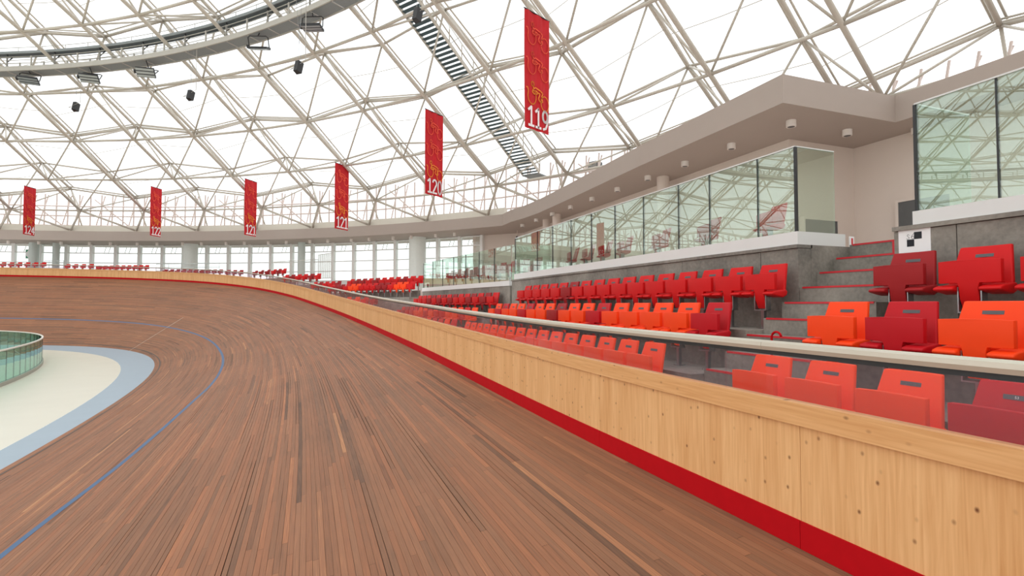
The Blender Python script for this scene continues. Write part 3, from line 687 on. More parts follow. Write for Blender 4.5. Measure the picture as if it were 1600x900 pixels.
for nm, x, y, h, f, lab in BN:
    x, y, h = x * f, y * f, h * f; sc = f; a = math.atan2(y - CY, x - CX)
    b = empty('banner', (x, y, h + EYE - 5.0 * sc), a); b.scale = (sc, sc, sc); tag(b, lab, 'banner', 'numbered cyclist banners')
    # local: x radial outward (right in view), -y towards the viewer, z up 0..5
    q = MB(); n = 8
    vs = []
    for i in range(n + 1):
        for k in range(7):
            xx = 1.5 * i / n; vs.append((xx, .03 * math.sin(i * 1.9 + k * .4), 5.0 * k / 6))
    m = (n + 1) * 7; al = vs + [(p[0], p[1] + .006, p[2]) for p in vs]; fs = []
    for i in range(n):
        for k in range(6):
            c = i * 7 + k; fs.append((c, c + 7, c + 8, c + 1)); fs.append((m + c, m + c + 1, m + c + 8, m + c + 7))
    for k in range(6): fs.append((k, k + 1, m + k + 1, m + k)); c = n * 7 + k; fs.append((c + 1, c, m + c, m + c + 1))
    for i in range(n): fs.append((i * 7, m + i * 7, m + i * 7 + 7, i * 7 + 7)); c = i * 7 + 6; fs.append((c, c + 7, m + c + 7, m + c))
    q.add(al, fs); me = q.mesh('cloth'); mesh_obj('cloth', me, 'banner_red', b)
    for k, zc in enumerate((4.08, 2.82, 1.55)):
        o = bpy.data.objects.new('cyclist_emblem', CYC[1 if k == 2 else 0]); COL.objects.link(o); o.parent = b; o.location = (.76, -.045, zc); o.scale = (.98, 1, 1.12)
    for di, ch in enumerate(nm):
        o = bpy.data.objects.new('digit', DIG[ch]); COL.objects.link(o); o.parent = b; o.location = (.13 + .435 * di, -.045, .12)
    q = MB(); q.tube([(-.05, 0, 5.0), (1.55, 0, 5.0)], .025, 6); me = q.mesh('top_rod'); mesh_obj('top_rod', me, 'dark_metal', b)
    q = MB()
    r_ = math.hypot(x - CX, y - CY) / RE; zi_ = cat_interp(-r_, [-v for v in SI], ZI); zo_ = cat_interp(-r_, [-v for v in SO], ZO); zt_ = zi_ if zi_ > h + .3 else zo_ + .25
    for xx in (.05, 1.45): q.tube([(xx, 0, 5.0), (xx, 0, 5.0 + (zt_ - h) / sc - .35 * xx)], .006, 4)
    me = q.mesh('cord'); mesh_obj('cord', me, 'bright_steel', b)

# ------------------------------------------------------------------ stands: concrete terraces, stair, box walls
stand = struct('floor_stand')
HR = [-.28, -.73, -1.18]; UR = [4.83, 4.08, 3.33]
def terrace_straight(v0, v1):
    for (u0, u1, h) in ((4.45, 5.25, HR[0]), (3.70, 4.45, HR[1]), (2.95, 3.70, HR[2]), (2.72, 2.95, -1.5)):
        q = MB(); q.box((u0, v0, EYE - 2.2), (u1, v1, h + EYE)); q.build('concrete_step', 'concrete', stand)
terrace_straight(4.5, 13.3); terrace_straight(-6, 3.43)
# aisle stair (v 3.43 .. 4.5)
nos = []
u, h = 6.09, .725
while h > -1.3: nos.append((u, h)); u -= .277; h -= .1752
for i, (u, h) in enumerate(nos):
    q = MB(); q.box((u, 3.43, EYE - 2.2), (u + (.278 if i else 14.3), 4.5, h + EYE)); s_ = q.build('stair_step', 'concrete', stand)
    q = MB(); q.box((u - .006, 3.45, h + EYE - .014), (u + .02, 4.46, h + EYE + .006)); q.build('red_nosing', 'nosing_red', s_)
# front concrete walls of the terraces, panel by panel, cap, white sill, glass
def box_front(name, v0, v1, htop, joints, glass_v, sill_h, glass_h, ret=None):
    w = struct(name); js = [v0] + joints + [v1]
    for a, b in zip(js[:-1], js[1:]):
        q = MB(); q.box((5.25, a + .004, EYE - 2.2), (5.45, b - .004, htop - .045 + EYE)); q.build('concrete_panel', 'concrete', w)
    q = MB(); q.box((5.225, v0, htop - .04 + EYE), (5.47, v1, htop + EYE)); q.build('cap', 'concrete', w)
    return w
wl = box_front('wall_stand_left', 4.5, 13.9, .70, [5.05, 6.55, 8.05, 9.55, 11.05, 12.55], None, None, None)
wr = box_front('wall_stand_right', -6.0, 3.43, .745, [-1.0, 1.2, 2.9], None, None, None)
q = MB(); q.box((5.45, 4.5, EYE - .3), (6.25, 4.62, .70 + EYE)); q.build('side_panel', 'concrete', wl)
q = MB(); q.box((5.45, 3.31, EYE - .3), (7.5, 3.43, .745 + EYE)); q.build('side_panel', 'concrete', wr)
def sillbox(w, lo, hi): q = MB(); q.box(lo, hi); q.build('white_sill', 'sill_white', w)
sillbox(wl, (5.24, 4.5, .70 + EYE), (5.36, 13.7, .852 + EYE)); sillbox(wl, (5.36, 4.5, .70 + EYE), (6.02, 4.62, .852 + EYE))
sillbox(wr, (5.24, -6, .745 + EYE), (5.36, 3.25, .872 + EYE))
# glass fronts (mullion positions read along the front)
def glass_front(name, label, corner, vs, h0, h1, ret_u):
    g = empty(name, (5.3, corner, h0 + EYE)); tag(g, label, 'glass screen', 'terrace glass screens')
    for a, b in zip(vs[:-1], vs[1:]):
        lo, hi = min(a, b), max(a, b)
        q = MB(); q.box((5.29, lo + .006, h0 + EYE), (5.305, hi - .006, h1 + EYE)); p = q.build('glass_pane', 'glass_facade', g)
        q = MB(); q.box((5.285, b - .006, h0 + EYE), (5.31, b + .006, h1 + EYE)); q.build('joint', 'dark_metal', p)
    sgn = 1 if vs[1] > vs[0] else -1
    q = MB(); q.box((5.306, corner - .007, h0 + EYE), (ret_u, corner + .007, h1 + EYE)); q.build('return_pane', 'glass_facade', g)
    q = MB(); q.box((5.28, corner - .012, h0 + EYE), (5.315, corner + .012, h1 + EYE)); q.build('corner_joint', 'dark_metal', g)
    q = MB(); q.box((5.28, min(vs), h1 + EYE), (5.315, max(vs), h1 + .014 + EYE)); q.build('top_trim', 'sill_white', g)
    q = MB(); q.box((5.315, corner - .012, h1 + EYE), (ret_u, corner + .012, h1 + .012 + EYE)); q.build('return_trim', 'sill_white', g)
def v_at(x, u):
    t = (x - 800) / FPX; return u * (math.cos(PSI) - math.sin(PSI) * t) / (math.cos(PSI) * t + math.sin(PSI))
glass_front('glass_screen', 'long greenish glass screen above the concrete wall behind the near red seats', 4.56, [4.56] + [v_at(x, 5.3) for x in (1187, 1111, 1062, 1007, 962, 925, 893, 864, 840)] + [13.75], .852, 1.86, 5.92)
glass_front('glass_screen', 'teal glass screen at the right edge above the numbered paper sheet', 3.24, [3.24, v_at(1567, 5.3), .9, -.6, -2.1], .872, 1.885, 6.1)
# dark doorways and columns on the concourse
for (lo, hi, axis, lab) in (((20.34, 11.4, .7 + EYE), (20.48, 13.1, 3.8 + EYE), 0, 'dark grey doorway beyond the top of the stair steps'), ((17.55, 14.74, .7 + EYE), (19.3, 14.88, 3.28 + EYE), 1, 'dark green doorway seen through the corner glass pane')):
    d = empty('doorway', ((lo[0] + hi[0]) / 2, (lo[1] + hi[1]) / 2, lo[2])); tag(d, lab, 'door')
    q = MB(); q.box(lo, hi); q.build('door_leaf', 'dark_door', d)
    q = MB()
    if axis == 0:
        q.box((lo[0] - .03, lo[1] - .1, lo[2]), (hi[0], lo[1], hi[2] + .1)); q.box((lo[0] - .03, hi[1], lo[2]), (hi[0], hi[1] + .1, hi[2] + .1)); q.box((lo[0] - .03, lo[1], hi[2]), (hi[0], hi[1], hi[2] + .1))
    else:
        q.box((lo[0] - .1, lo[1] - .03, lo[2]), (lo[0], hi[1], hi[2] + .1)); q.box((hi[0], lo[1] - .03, lo[2]), (hi[0] + .1, hi[1], hi[2] + .1)); q.box((lo[0], lo[1] - .03, hi[2]), (hi[0], hi[1], hi[2] + .1))
    q.build('door_frame', 'wall_paint', d)
for (x, y, rad_, lb) in ((15.9, 33.2, .3, 'beige column behind the glass screen, nearer of the pair'), (16.2, 35.6, .28, 'beige column behind the glass screen, farther of the pair'), (16.2, 21.6, .3, 'beige column behind the middle of the glass screen')):
    q = MB(); q.cyl((x, y), rad_, .7 + EYE, HS0 + EYE, 20); tag(q.build('column', 'wall_paint'), lb, 'column', 'concourse columns')
# soffit lamps of the near canopy
nm_l = ['first', 'second', 'third', 'fourth', 'fifth', 'sixth', 'seventh', 'eighth', 'ninth', 'tenth']
lamps = [(15.35, 13.36 + 2.77 * i, 'white cylinder lamp under the canopy, %s from its near corner' % nm_l[i]) for i in range(10)] + [(18.08, 13.36, 'white cylinder lamp under the canopy right of the corner'), (20.2, 12.33, 'white cylinder lamp under the canopy beside the teal glass')]
for x, y, lb in lamps:
    l = empty('soffit_lamp', (x, y, HS0 + EYE - .22)); tag(l, lb, 'lamp', 'canopy soffit lamps')
    q = MB(); q.cyl((x, y), .16, HS0 + EYE - .22, HS0 + EYE, 20); q.build('body', 'lamp_white', l)
    q = MB(); q.cyl((x, y), .115, HS0 + EYE - .225, HS0 + EYE - .219, 20); q.build('lens', 'grey_plate', l)
# ------------------------------------------------------------------ seats
def bevelled(me, w):
    bm = bmesh.new(); bm.from_mesh(me); bmesh.ops.recalc_face_normals(bm, faces=bm.faces)
    ed = [e for e in bm.edges if len(e.link_faces) == 2 and e.calc_face_angle(0) > .6]
    bmesh.ops.bevel(bm, geom=ed, offset=w, segments=2, profile=.6, affect='EDGES', clamp_overlap=True); bm.to_mesh(me); bm.free()
    me.polygons.foreach_set('use_smooth', [True] * len(me.polygons)); return me
def seat_meshes():
    # backrest: curved shell
    q = MB(); prof = [(.150, .405), (.168, .46), (.192, .55), (.222, .65), (.252, .755)]; wd = [.222, .216, .203, .188, .172]; cols = [-1, -.6, 0, .6, 1]
    vs = []
    for back in (0, 1):
        for (y, z), w in zip(prof, wd):
            for c in cols: vs.append((c * w, y + back * .038 - .022 * c * c, z))
    n = 5; m = 25; fs = []
    for r_ in range(4):
        for c in range(4):
            a = r_ * n + c; fs.append((a, a + 1, a + n + 1, a + n)); fs.append((m + a, m + a + n, m + a + n + 1, m + a + 1))
    for c in range(4): fs.append((c, m + c, m + c + 1, c + 1)); a = 20 + c; fs.append((a, a + 1, m + a + 1, m + a))
    for r_ in range(4): a = r_ * n; fs.append((a, a + n, m + a + n, m + a)); a = r_ * n + 4; fs.append((a, m + a, m + a + n, a + n))
    q.add(vs, fs); back = bevelled(q.mesh('backrest'), .011)
    # pan: T outline folded up
    q = MB(); out = [(-.212, .452), (-.075, .452), (-.066, .42), (-.066, .33), (-.066, .235), (.066, .235), (.066, .33), (.066, .42), (.075, .452), (.212, .452), (.212, .63), (.1, .635), (-.1, .635), (-.212, .63)]
    def bend(x, z): t = max(0, .42 - z); return .16 * x * x + 1.6 * t * t
    fr = [(x, bend(x, z), z) for x, z in out]; bk = [(x, bend(x, z) + .045, z) for x, z in out]; k = len(out)
    fs = [(0, 1, 8, 9, 10, 11, 12, 13), (1, 2, 7, 8), (2, 3, 6, 7), (3, 4, 5, 6)]
    fs = fs + [tuple(k + i for i in f[::-1]) for f in fs] + [(i, k + i, k + (i + 1) % k, (i + 1) % k) for i in range(k)]
    q.add(fr + bk, fs); pan = bevelled(q.mesh('seat_pan'), .012)
    # fixed base: two lips beside the stem
    q = MB(); pr = [(-.045, .402), (-.03, .420), (.02, .434), (.09, .440), (.165, .452), (.19, .43), (.175, .385), (.12, .362), (.04, .376), (-.03, .392)]
    for x0, x1 in ((-.232, -.086), (.086, .232)): q.prism([(x0, y, z) for y, z in pr], (x1 - x0, 0, 0))
    q.prism([(-.086, y, z) for y, z in ((.13, .40), (.13, .45), (.19, .45), (.19, .40))], (.172, 0, 0))
    base = bevelled(q.mesh('seat_base'), .012)
    q = MB(); q.prism([(-.062, .1805, .664), (.062, .1805, .664), (.062, .1870, .690), (-.062, .1870, .690)], (0, .03, .0)); plate = q.mesh('number_plate')
    bm = bmesh.new(); bm.from_mesh(plate); bmesh.ops.recalc_face_normals(bm, faces=bm.faces); bm.to_mesh(plate); bm.free()
    for v in plate.vertices: v.co.y += .0405
    q = MB()
    for sx in (-1, 1): q.box((sx * .079 - .004, .015, .215), (sx * .079 + .004, .09, .42))
    q.box((-.083, .012, .212), (.083, .1, .222)); q.box((-.022, .05, 0), (.022, .09, .214)); q.box((-.06, .03, 0), (.06, .12, .008))
    br = q.mesh('bracket')
    bm = bmesh.new(); bm.from_mesh(br); bmesh.ops.recalc_face_normals(bm, faces=bm.faces); bm.to_mesh(br); bm.free()
    return back, pan, base, plate, br
SEAT = {}
for key in ('red', 'crimson', 'dark', 'orange'):
    ms = seat_meshes()
    for m_, mt in zip(ms, ('seat_' + key,) * 3 + ('grey_plate', 'bright_steel')): m_.materials.append(MATS[mt])
    SEAT[key] = ms
CODE = {'R': 'red', 'C': 'crimson', 'D': 'dark', 'O': 'orange'}
CNAME = {'red': 'bright red', 'crimson': 'crimson', 'dark': 'dark red', 'orange': 'orange'}
def seat(pos, outward, key, label, group, full=True):
    rx = (outward.y, -outward.x); o = empty('folding_seat', pos, math.atan2(rx[1], rx[0])); tag(o, label, 'seat', group)
    for nme, me in zip(('backrest', 'seat_pan', 'seat_base', 'number_plate', 'bracket'), SEAT[key]):
        if not full and nme in ('number_plate',): continue
        c = bpy.data.objects.new(nme, me); COL.objects.link(c); c.parent = o
    return o
def ordn(i, n): return ORD[i]
def row(A, Bp, codes, h, where, group, full=True, ends=None):
    # A is the end nearest the camera's right; outward is to the right of travel from A to B
    A = Vector((A[0], A[1], 0)); Bp = Vector((Bp[0], Bp[1], 0)); d = (Bp - A).normalized(); out = Vector((d.y, -d.x, 0)); n = len(codes)
    for i, c in enumerate(codes):
        p = A + (Bp - A) * (i / max(1, n - 1)); p.z = (h(i) if callable(h) else h) + EYE
        key = CODE[c]; seat(p, out, key, '%s folding seat, %s from the right in %s' % (CNAME[key], ordn(i, n), where), group, full)
X1 = Vector((1, 0, 0))
def srow(u, v0, dv, codes, h, where, group): row((u, v0), (u, v0 + dv * (len(codes) - 1)), codes, h, where, group)
G1 = 'seats of the near stand'
srow(UR[0], 4.68, .503, 'RRRRRRRRRRDRRRRR', HR[0], 'the back row under the glass screen', G1)
srow(UR[1], 4.75, .503, 'COOOOCOODOOCOOCO', HR[1], 'the middle row of the near stand', G1)
srow(UR[2], 4.93, .503, 'OOOOOOOOOOOOOOOO', HR[2], 'the front row behind the barrier glass', G1)
G2 = 'seats right of the stair steps'
srow(UR[0], 3.14, -.53, '', HR[0], '', G2)
for (u, h, vs, cs, wh) in ((UR[0], HR[0], (3.14, 2.60, 2.06), 'DRR', 'the back row right of the steps'), (UR[1], HR[1], (3.215, 2.695, 2.175, 1.64), 'OCOR', 'the middle row right of the steps'), (UR[2], HR[2], (3.32, 2.79, 2.24, 1.70), 'OOOC', 'the front row right of the steps')):
    for i, (v, c) in enumerate(zip(vs, cs)):
        key = CODE[c]; so = seat(Vector((u, v, h + EYE)), X1, key, '%s folding seat, %s from the left in %s' % (CNAME[key], ORD[i], wh), G2)
        if u == UR[2] and i == 3:
            mesh_obj('plate_number', text_mesh('53', .02, .0006), 'sill_white', so, Matrix.Translation((0, .2228 - .0005, .677)) @ Matrix.Rotation(PI / 2 - .24, 4, 'X'))
# second block
A2 = (4.86, 14.75); B2 = (3.85, 21.3)
def shift(P, Q, off):
    d = Vector((Q[0] - P[0], Q[1] - P[1], 0)).normalized(); n = Vector((d.y, -d.x, 0)) * off; return (P[0] + n.x, P[1] + n.y), (Q[0] + n.x, Q[1] + n.y)
G3 = 'seats of the second block'
row(A2, B2, 'RDRDRRDRDRDRRR', -.39, 'the back row under the corner terrace', G3, False)
row(*shift(A2, B2, -.7), 'OROORROROORRDR', -.84, 'the middle row under the corner terrace', G3, False)
row(*shift(A2, B2, -1.35), 'RORROORROROORO', -1.18, 'the front row under the corner terrace', G3, False)
# third block
A3 = (4.75, 25.7); B3 = (1.85, 30.6); G4 = 'seats of the third block'
row(A3, B3, 'RRDRRRDRDDR', .68, 'the top row before the bright windows', G4, False)
row(*shift((4.75, 25.55), (1.3, 31.2), -.55), 'ROORDDRRROORDDR', .36, 'the second row before the bright windows', G4, False)
row(*shift((3.6, 26.9), (2.1, 29.4), -1.1), 'DROOR', -.36, 'the third row before the bright windows', G4, False)
# fourth block and the far rows
G5 = 'seats of the far stands'
row((.15, 36.3), (-1.86, 38.65), 'RDRRDR', 1.28, 'the upper row below the grey fence', G5, False)
row((1.26, 33.2), (-.07, 35.3), 'DRRDR', .68, 'the lower row below the grey fence', G5, False)
row((-2.9, 42.9), (-4.35, 45.0), 'RDDD', 1.9, 'the short row left of the fence', G5, False)
row((-2.15, 41.4), (-2.5, 41.9), 'RD', 1.88, 'the pair of seats beside the fence', G5, False)
def ray_pt(x, Z):
    t = (x - 800) / FPX; d = Vector((math.sin(PSI), math.cos(PSI), 0)) * Z + Vector((math.cos(PSI), -math.sin(PSI), 0)) * (t * Z); return d
def img_row(xs, Z, ytop, codes, wh):
    for i, (x, c) in enumerate(zip(xs, codes)):
        p = ray_pt(x, Z(x)); hh = (476 - ytop) / FPX * Z(xs[0]) - .75; out = (p - Vector((CX, CY, 0))).normalized(); key = CODE[c]
        p.z = hh + EYE; seat(p, out, key, '%s folding seat, %s from left in %s' % (CNAME[key], ordn(i, 0), wh), G5, False)
ZL = lambda x: 50.0 - max(0, x - 150) * .008
FAR = [([2 + 12.6 * i for i in range(6)], ZL, 409.5, 'RRRRRR', 'the far row left of the slim column'), ([103 + 12.2 * i for i in range(4)], ZL, 412.2, 'RRRR', 'the far row right of the slim column'),
       ([152 + 9.3 * i for i in range(9)], ZL, 414.5, 'RRRRRRRRR', 'the closely set far row'), ([354 + 10.0 * i for i in range(3)], lambda x: 45.0, 421.5, 'DDD', 'the tiny far row left of centre')]
FAR += [([256 + 9.6 * i for i in range(10)], lambda x: 48.6, 420.6, 'DDDDDDDDDD', 'the low far row behind the barrier glass')]
for f_ in FAR: img_row(*f_)
# terrace blocks under the far rows
def block(P, Q, off0, off1, h, name='concrete_step'):
    a, b = shift(P, Q, off0); c, d = shift(P, Q, off1); dd = (Vector((*b, 0)) - Vector((*a, 0))).normalized() * .35
    a, b, c, d = [Vector((*p, 0)) for p in (a, b, c, d)]; a -= dd; c -= dd; b += dd; d += dd
    q = MB(); Z0 = Vector((0, 0, EYE - 1.6)); Z1 = Vector((0, 0, h + EYE)); q.hexa([a + Z0, b + Z0, d + Z0, c + Z0], [a + Z1, b + Z1, d + Z1, c + Z1]); q.build(name, 'concrete', stand, fixn=True)
block(A2, B2, -.35, .42, -.39); block(A2, B2, -1.02, -.352, -.84); block(A2, B2, -1.75, -1.022, -1.18)
block(A3, B3, -.27, .7, .68); block((4.75, 25.55), (1.3, 31.2), -.85, -.28, .36); block((4.6, 26.0), (1.1, 31.8), -1.5, -.86, -.36)
block((.15, 36.3), (-1.86, 38.65), -.3, .8, 1.28); block((1.26, 33.2), (-.07, 35.3), -.3, .8, .68); block((-2.15, 41.0), (-4.35, 45.0), -.3, .9, 1.9)
for xs_, Z_, yt, cs_, wh_ in FAR:
    Z = Z_(xs_[0]); hh = (476 - yt) / FPX * Z - .75
    P, Q = ray_pt(xs_[-1] + 4, Z_(xs_[-1])), ray_pt(xs_[0] - 4, Z); block((P.x, P.y), (Q.x, Q.y), -.4, 1.2, hh)

# second terrace (corner) : wall, sill, glass
w2 = struct('wall_stand_corner')
P0 = (5.32, 14.25); P1 = (4.28, 22.0)
def strip(name, mat, P, Q, o0, o1, h0, h1, par, ha=None):
    a, b = shift(P, Q, o0); c, d = shift(P, Q, o1); q = MB(); h0a, h1a = h0 if isinstance(h0, tuple) else (h0, h0), h1 if isinstance(h1, tuple) else (h1, h1)
    q.hexa([(*a, h0a[0] + EYE), (*b, h0a[1] + EYE), (*d, h0a[1] + EYE), (*c, h0a[0] + EYE)], [(*a, h1a[0] + EYE), (*b, h1a[1] + EYE), (*d, h1a[1] + EYE), (*c, h1a[0] + EYE)]); return q.build(name, mat, par, fixn=True)
strip('concrete_panel', 'concrete', P0, P1, 0, .2, -1.6, .55, w2); strip('white_sill', 'sill_white', P0, P1, -.02, .14, .55, .70, w2)
Rt = (6.6, 14.0)
strip('side_panel', 'concrete', Rt, (P0[0] + .2, P0[1] - .05), -.1, .0, -1.6, .55, w2); strip('side_sill', 'sill_white', Rt, (P0[0] + .14, P0[1]), -.12, .0, .55, .70, w2)
g2 = empty('glass_screen', (P0[0], P0[1], .7 + EYE)); tag(g2, 'sloping topped glass screen of the corner terrace before the bright windows', 'glass screen', 'terrace glass screens')
for i in range(7):
    t0, t1 = i / 7, (i + 1) / 7; L3 = lambda t: (P0[0] + (P1[0] - P0[0]) * t, P0[1] + (P1[1] - P0[1]) * t)
    a, b = L3(t0 + .002), L3(t1 - .002); p = strip('glass_pane', 'glass_facade', a, b, .05, .064, .70, (1.74 - .0 * t0, 1.74), g2); strip('joint', 'dark_metal', L3(t1 - .0015), L3(t1 + .0015), .045, .07, .70, 1.74, p)
strip('return_pane', 'glass_facade', (6.55, 14.05), (P0[0] + .07, P0[1]), -.02, -.006, .70, 1.74, g2)
G6 = 'seats on the glazed terraces'
for i, x in enumerate((1195, 1098, 1024, 968, 938, 912, 888)):
    v = v_at(x, 6.1); seat(Vector((6.1, v, .70 + EYE)), Vector((.96, -.28, 0)).normalized(), 'dark' if i else 'crimson', 'red folding seat behind the long glass screen, %s from the right' % ORD[i], G6, False)
for i in range(10):
    t = (i + .4) / 10; p = Vector((P0[0] + (P1[0] - P0[0]) * t + .95, P0[1] + (P1[1] - P0[1]) * t + .15, .70 + EYE)); seat(p, Vector((.93, .15, 0)).normalized(), 'dark', 'dark red folding seat on the corner terrace, %s from the right' % ORD[i], G6, False)

# ------------------------------------------------------------------ small things on the stands
def sheet(org, xd, zd, w, h, rects, name, label, hand=None):
    o = empty(name, org); tag(o, label, 'sign')
    xd, zd = Vector(xd), Vector(zd); nn = xd.cross(zd); M = Matrix((( xd.x, nn.x * -1, zd.x, org[0]), (xd.y, nn.y * -1, zd.y, org[1]), (xd.z, nn.z * -1, zd.z, org[2]), (0, 0, 0, 1)))
    q = MB(); q.box((0, 0, 0), (w, .002, h), M); q.build('sheet', 'paper', o)
    for (x0, z0, x1, z1) in rects: q = MB(); q.box((x0, -.0015, z0), (x1, 0, z1), M); q.build('black_square', 'ink', o)
    if hand:
        q = MB()
        for st_ in hand:
            for a, b in zip(st_[:-1], st_[1:]): q.tube([M @ Vector((a[0], -.001, a[1])), M @ Vector((b[0], -.001, b[1]))], .0016, 4)
        q.build('handwriting', 'ink', o)
S_ = [[(x * 1.0, z * 1.06) for x, z in st0] for st0 in [[(.100, .168), (.088, .176), (.078, .168), (.086, .156), (.098, .148), (.094, .136), (.080, .134), (.074, .142)], [(.140, .182), (.122, .164), (.115, .144), (.124, .134), (.138, .138), (.142, .152), (.130, .158), (.118, .150)]]]
sheet((5.2475, 3.385, .475 + EYE), (0, -1, 0), (0, 0, 1), .28, .235, [(.140, .137, .206, .203), (.076, .071, .140, .137)], 'marker_sheet', 'white paper sheet marked S6 with two black squares on the concrete', S_)
d2 = Vector((P1[0] - P0[0], P1[1] - P0[1], 0)).normalized()
sheet((4.95, 24.9, .42 + EYE), (-d2.x * 0 + .25, -.97, 0), (0, 0, 1), .5, .62, [(.25, .31, .43, .56), (.07, .06, .25, .31)], 'marker_sheet', 'small black and white marker sheet between the far seat blocks')
pl = empty('plaque', (6.2, 4.49, .70 + EYE)); tag(pl, 'tiny red and white plaque on the wall end by the landing', 'sign')
q = MB(); q.box((6.10, 4.50, .70 + EYE), (6.17, 4.515, .83 + EYE)); q.build('board', 'paper', pl)
q = MB(); q.box((6.122, 4.497, .725 + EYE), (6.148, 4.50, .81 + EYE)); q.build('red_mark', 'nosing_red', pl)
hr = empty('hand_hoop', (4.2, 3.6, -.66 + EYE)); tag(hr, 'short red tubular handrail hoop rising from the aisle steps', 'handrail')
q = MB(); c0 = Vector((4.05, 3.72, 0)); q.tube([(4.05, 3.78, -.67 + EYE), (4.05, 3.78, -.31 + EYE)] + [(4.05, 3.78 - .055 * (1 - math.cos(R(t))), -.31 + EYE + .055 * math.sin(R(t))) for t in range(15, 166, 15)], .011, 8); q.build('tube', 'kick_red', hr, smooth=True)
hp = empty('edge_strip', (6.085, 3.97, .56 + EYE)); tag(hp, 'short red upright strip at the right end of the top step', 'strip')
q = MB(); q.box((6.078, 3.955, .565 + EYE), (6.09, 3.99, .715 + EYE)); q.build('strip', 'nosing_red', hp)
rbx = empty('end_board', (5.75, 13.86, .70 + EYE)); tag(rbx, 'narrow red upright board at the far end of the long glass screen', 'board')
q = MB(); q.box((5.72, 13.80, .70 + EYE), (5.82, 13.86, 1.10 + EYE)); q.build('board', 'seat_dark', rbx)
q = MB(); q.box((5.70, 13.78, .70 + EYE), (5.84, 13.88, .72 + EYE)); q.build('foot', 'dark_metal', rbx)
cc = empty('ceiling_camera', (16.2, 41.6, HS0 + EYE - .75)); tag(cc, 'small dark camera on a stem below the canopy far end', 'camera')
q = MB(); q.tube([(16.2, 41.6, HS0 + EYE), (16.2, 41.6, HS0 + EYE - .55)], .035, 6); q.build('stem', 'wall_paint', cc)
q = MB(); q.tube([(16.2, 41.6, HS0 + EYE - .52), (16.2, 41.6, HS0 + EYE - .6), (16.1, 41.55, HS0 + EYE - .75)], .12, 10); q.build('head', 'dark_metal', cc)
# grey mesh fence and far railings
def fence(P, Q, h0, h1, nb, name, label, rails, mat='catwalk_steel', rb=.012):
    f = empty(name, (*P, h0 + EYE)); tag(f, label, 'fence' if nb > 12 else 'railing')
    A, Bq = Vector((*P, 0)), Vector((*Q, 0))
    for t in rails: q = MB(); z = h0 + (h1 - h0) * t + EYE; q.tube([A + Vector((0, 0, z)), Bq + Vector((0, 0, z))], .025, 5); q.build('rail', mat, f)
    for k in range(nb + 1):
        p = A + (Bq - A) * (k / nb); q = MB(); q.tube([p + Vector((0, 0, h0 + EYE)), p + Vector((0, 0, h1 + EYE))], rb, 4); q.build('bar', mat, f)
p, q_ = ray_pt(427, 43.5), ray_pt(496, 41.0); fence((p.x, p.y), (q_.x, q_.y), 2.0, 3.55, 36, 'mesh_fence', 'grey barred fence behind the far seats below the windows', (0, 1))
p, q_ = ray_pt(497, 40.5), ray_pt(517, 39.2); fence((p.x, p.y), (q_.x, q_.y), 2.0, 3.85, 14, 'bar_gate', 'grey barred gate at the right end of the fence', (0, 1), 'catwalk_steel', .02)
p, q_ = ray_pt(243, 51.0), ray_pt(342, 50.3); fence((p.x, p.y), (q_.x, q_.y), 2.9, 3.95, 5, 'guard_railing', 'thin grey railing before the far windows', (.35, .68, 1), 'column_paint', .02)
p, q_ = ray_pt(68, 51.5), ray_pt(98, 51.2); fence((p.x, p.y), (q_.x, q_.y), 3.2, 4.3, 4, 'guard_railing', 'thin grey railing between the two leftmost seat rows', (.35, .68, 1), 'column_paint', .02)

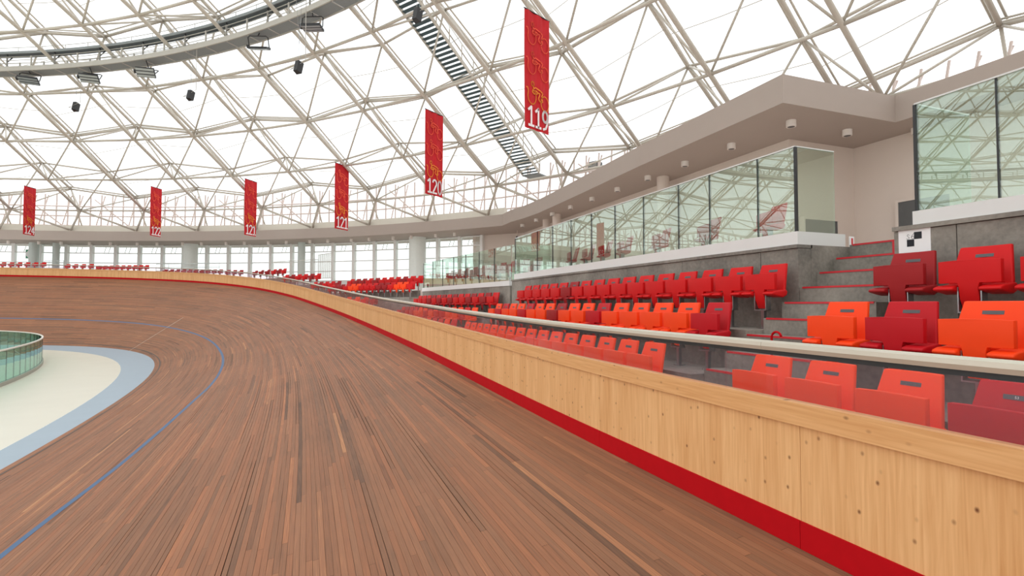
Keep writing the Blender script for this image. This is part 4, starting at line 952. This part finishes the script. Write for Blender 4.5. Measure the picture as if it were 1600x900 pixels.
vu = empty('ventilation_unit', pol(R(31.8), 69.5, 7.27)); tag(vu, 'grey louvred ventilation unit standing behind the canopy edge', 'ventilation unit')
VUH = 11.05; a0, a1 = R(31.4), R(32.2); q = MB(); q.hexa([pol(a0, 69.4, 10.52), pol(a1, 69.4, 10.52), pol(a1, 70.2, 10.52), pol(a0, 70.2, 10.52)], [pol(a0, 69.4, VUH), pol(a1, 69.4, VUH), pol(a1, 70.2, VUH), pol(a0, 70.2, VUH)]); q.build('casing', 'dark_door', vu)
for aa in (a0 + .001, a1 - .001): q = MB(); q.tube([pol(aa, 69.8, 7.27), pol(aa, 69.8, 10.52)], .05, 6); q.build('leg', 'catwalk_steel', vu)
for k in range(4):
    z = VUH - .12 - k * .11; q = MB(); q.hexa([pol(a0 + .001, 69.36, z), pol(a1 - .001, 69.36, z), pol(a1 - .001, 69.4, z), pol(a0 + .001, 69.4, z)], [pol(a0 + .001, 69.36, z + .03), pol(a1 - .001, 69.36, z + .03), pol(a1 - .001, 69.4, z + .05), pol(a0 + .001, 69.4, z + .05)]); q.build('louvre', 'catwalk_steel', vu)

# ------------------------------------------------------------------ glass balustrade round the infield court
ct = empty('court_balustrade', (-10, 23, 0)); tag(ct, 'curved green glass balustrade with metal handrail on the infield', 'balustrade')
dense = []; nt = 3000; acc = 0; last = None; nextd = 0; cpts = [(CX + A_COURT[0], v) for v in (6.0, )]
def court(t): return se(t, *A_COURT)
tt = [(i / nt) ** 2 * 1.75 for i in range(1, nt + 1)]
cp = []
for t in tt:
    p = court(t)
    if p[1] < 14: last = p; continue
    if last: acc += math.dist(p, last)
    last = p
    if acc >= nextd: cp.append(p); nextd += .95
def cpoff(i, o):
    a, b = cp[max(0, i - 1)], cp[min(len(cp) - 1, i + 1)]; d = Vector((b[0] - a[0], b[1] - a[1], 0)).normalized(); return Vector((cp[i][0] + d.y * o, cp[i][1] - d.x * o, 0))
for i in range(len(cp) - 1):
    def blk2(name, mat, o0, o1, z0, z1, par, g=0.0):
        a0, b0, a1, b1 = cpoff(i, o0), cpoff(i + 1, o0), cpoff(i, o1), cpoff(i + 1, o1); e0 = (b0 - a0) * g; e1 = (b1 - a1) * g; Z0, Z1 = Vector((0, 0, z0)), Vector((0, 0, z1))
        q = MB(); q.hexa([a0 + e0 + Z0, b0 - e0 + Z0, b1 - e1 + Z0, a1 + e1 + Z0], [a0 + e0 + Z1, b0 - e0 + Z1, b1 - e1 + Z1, a1 + e1 + Z1]); return q.build(name, mat, par)
    blk2('kerb', 'tray_kerb', -.06, .06, 0, .14, ct); blk2('glass_pane', 'glass_court', -.01, .005, .14, 1.29, ct, .006)
    blk2('handrail', 'court_rail', -.035, .035, 1.29, 1.34, ct)
    if i % 1 == 0:
        p = cpoff(i, 0); q = MB(); q.box((p.x - .007, p.y - .007, .14), (p.x + .007, p.y + .007, 1.29)); q.build('joint', 'dark_metal', ct)

for o in bpy.data.objects:
    if '_w' in o.keys(): del o['_w']
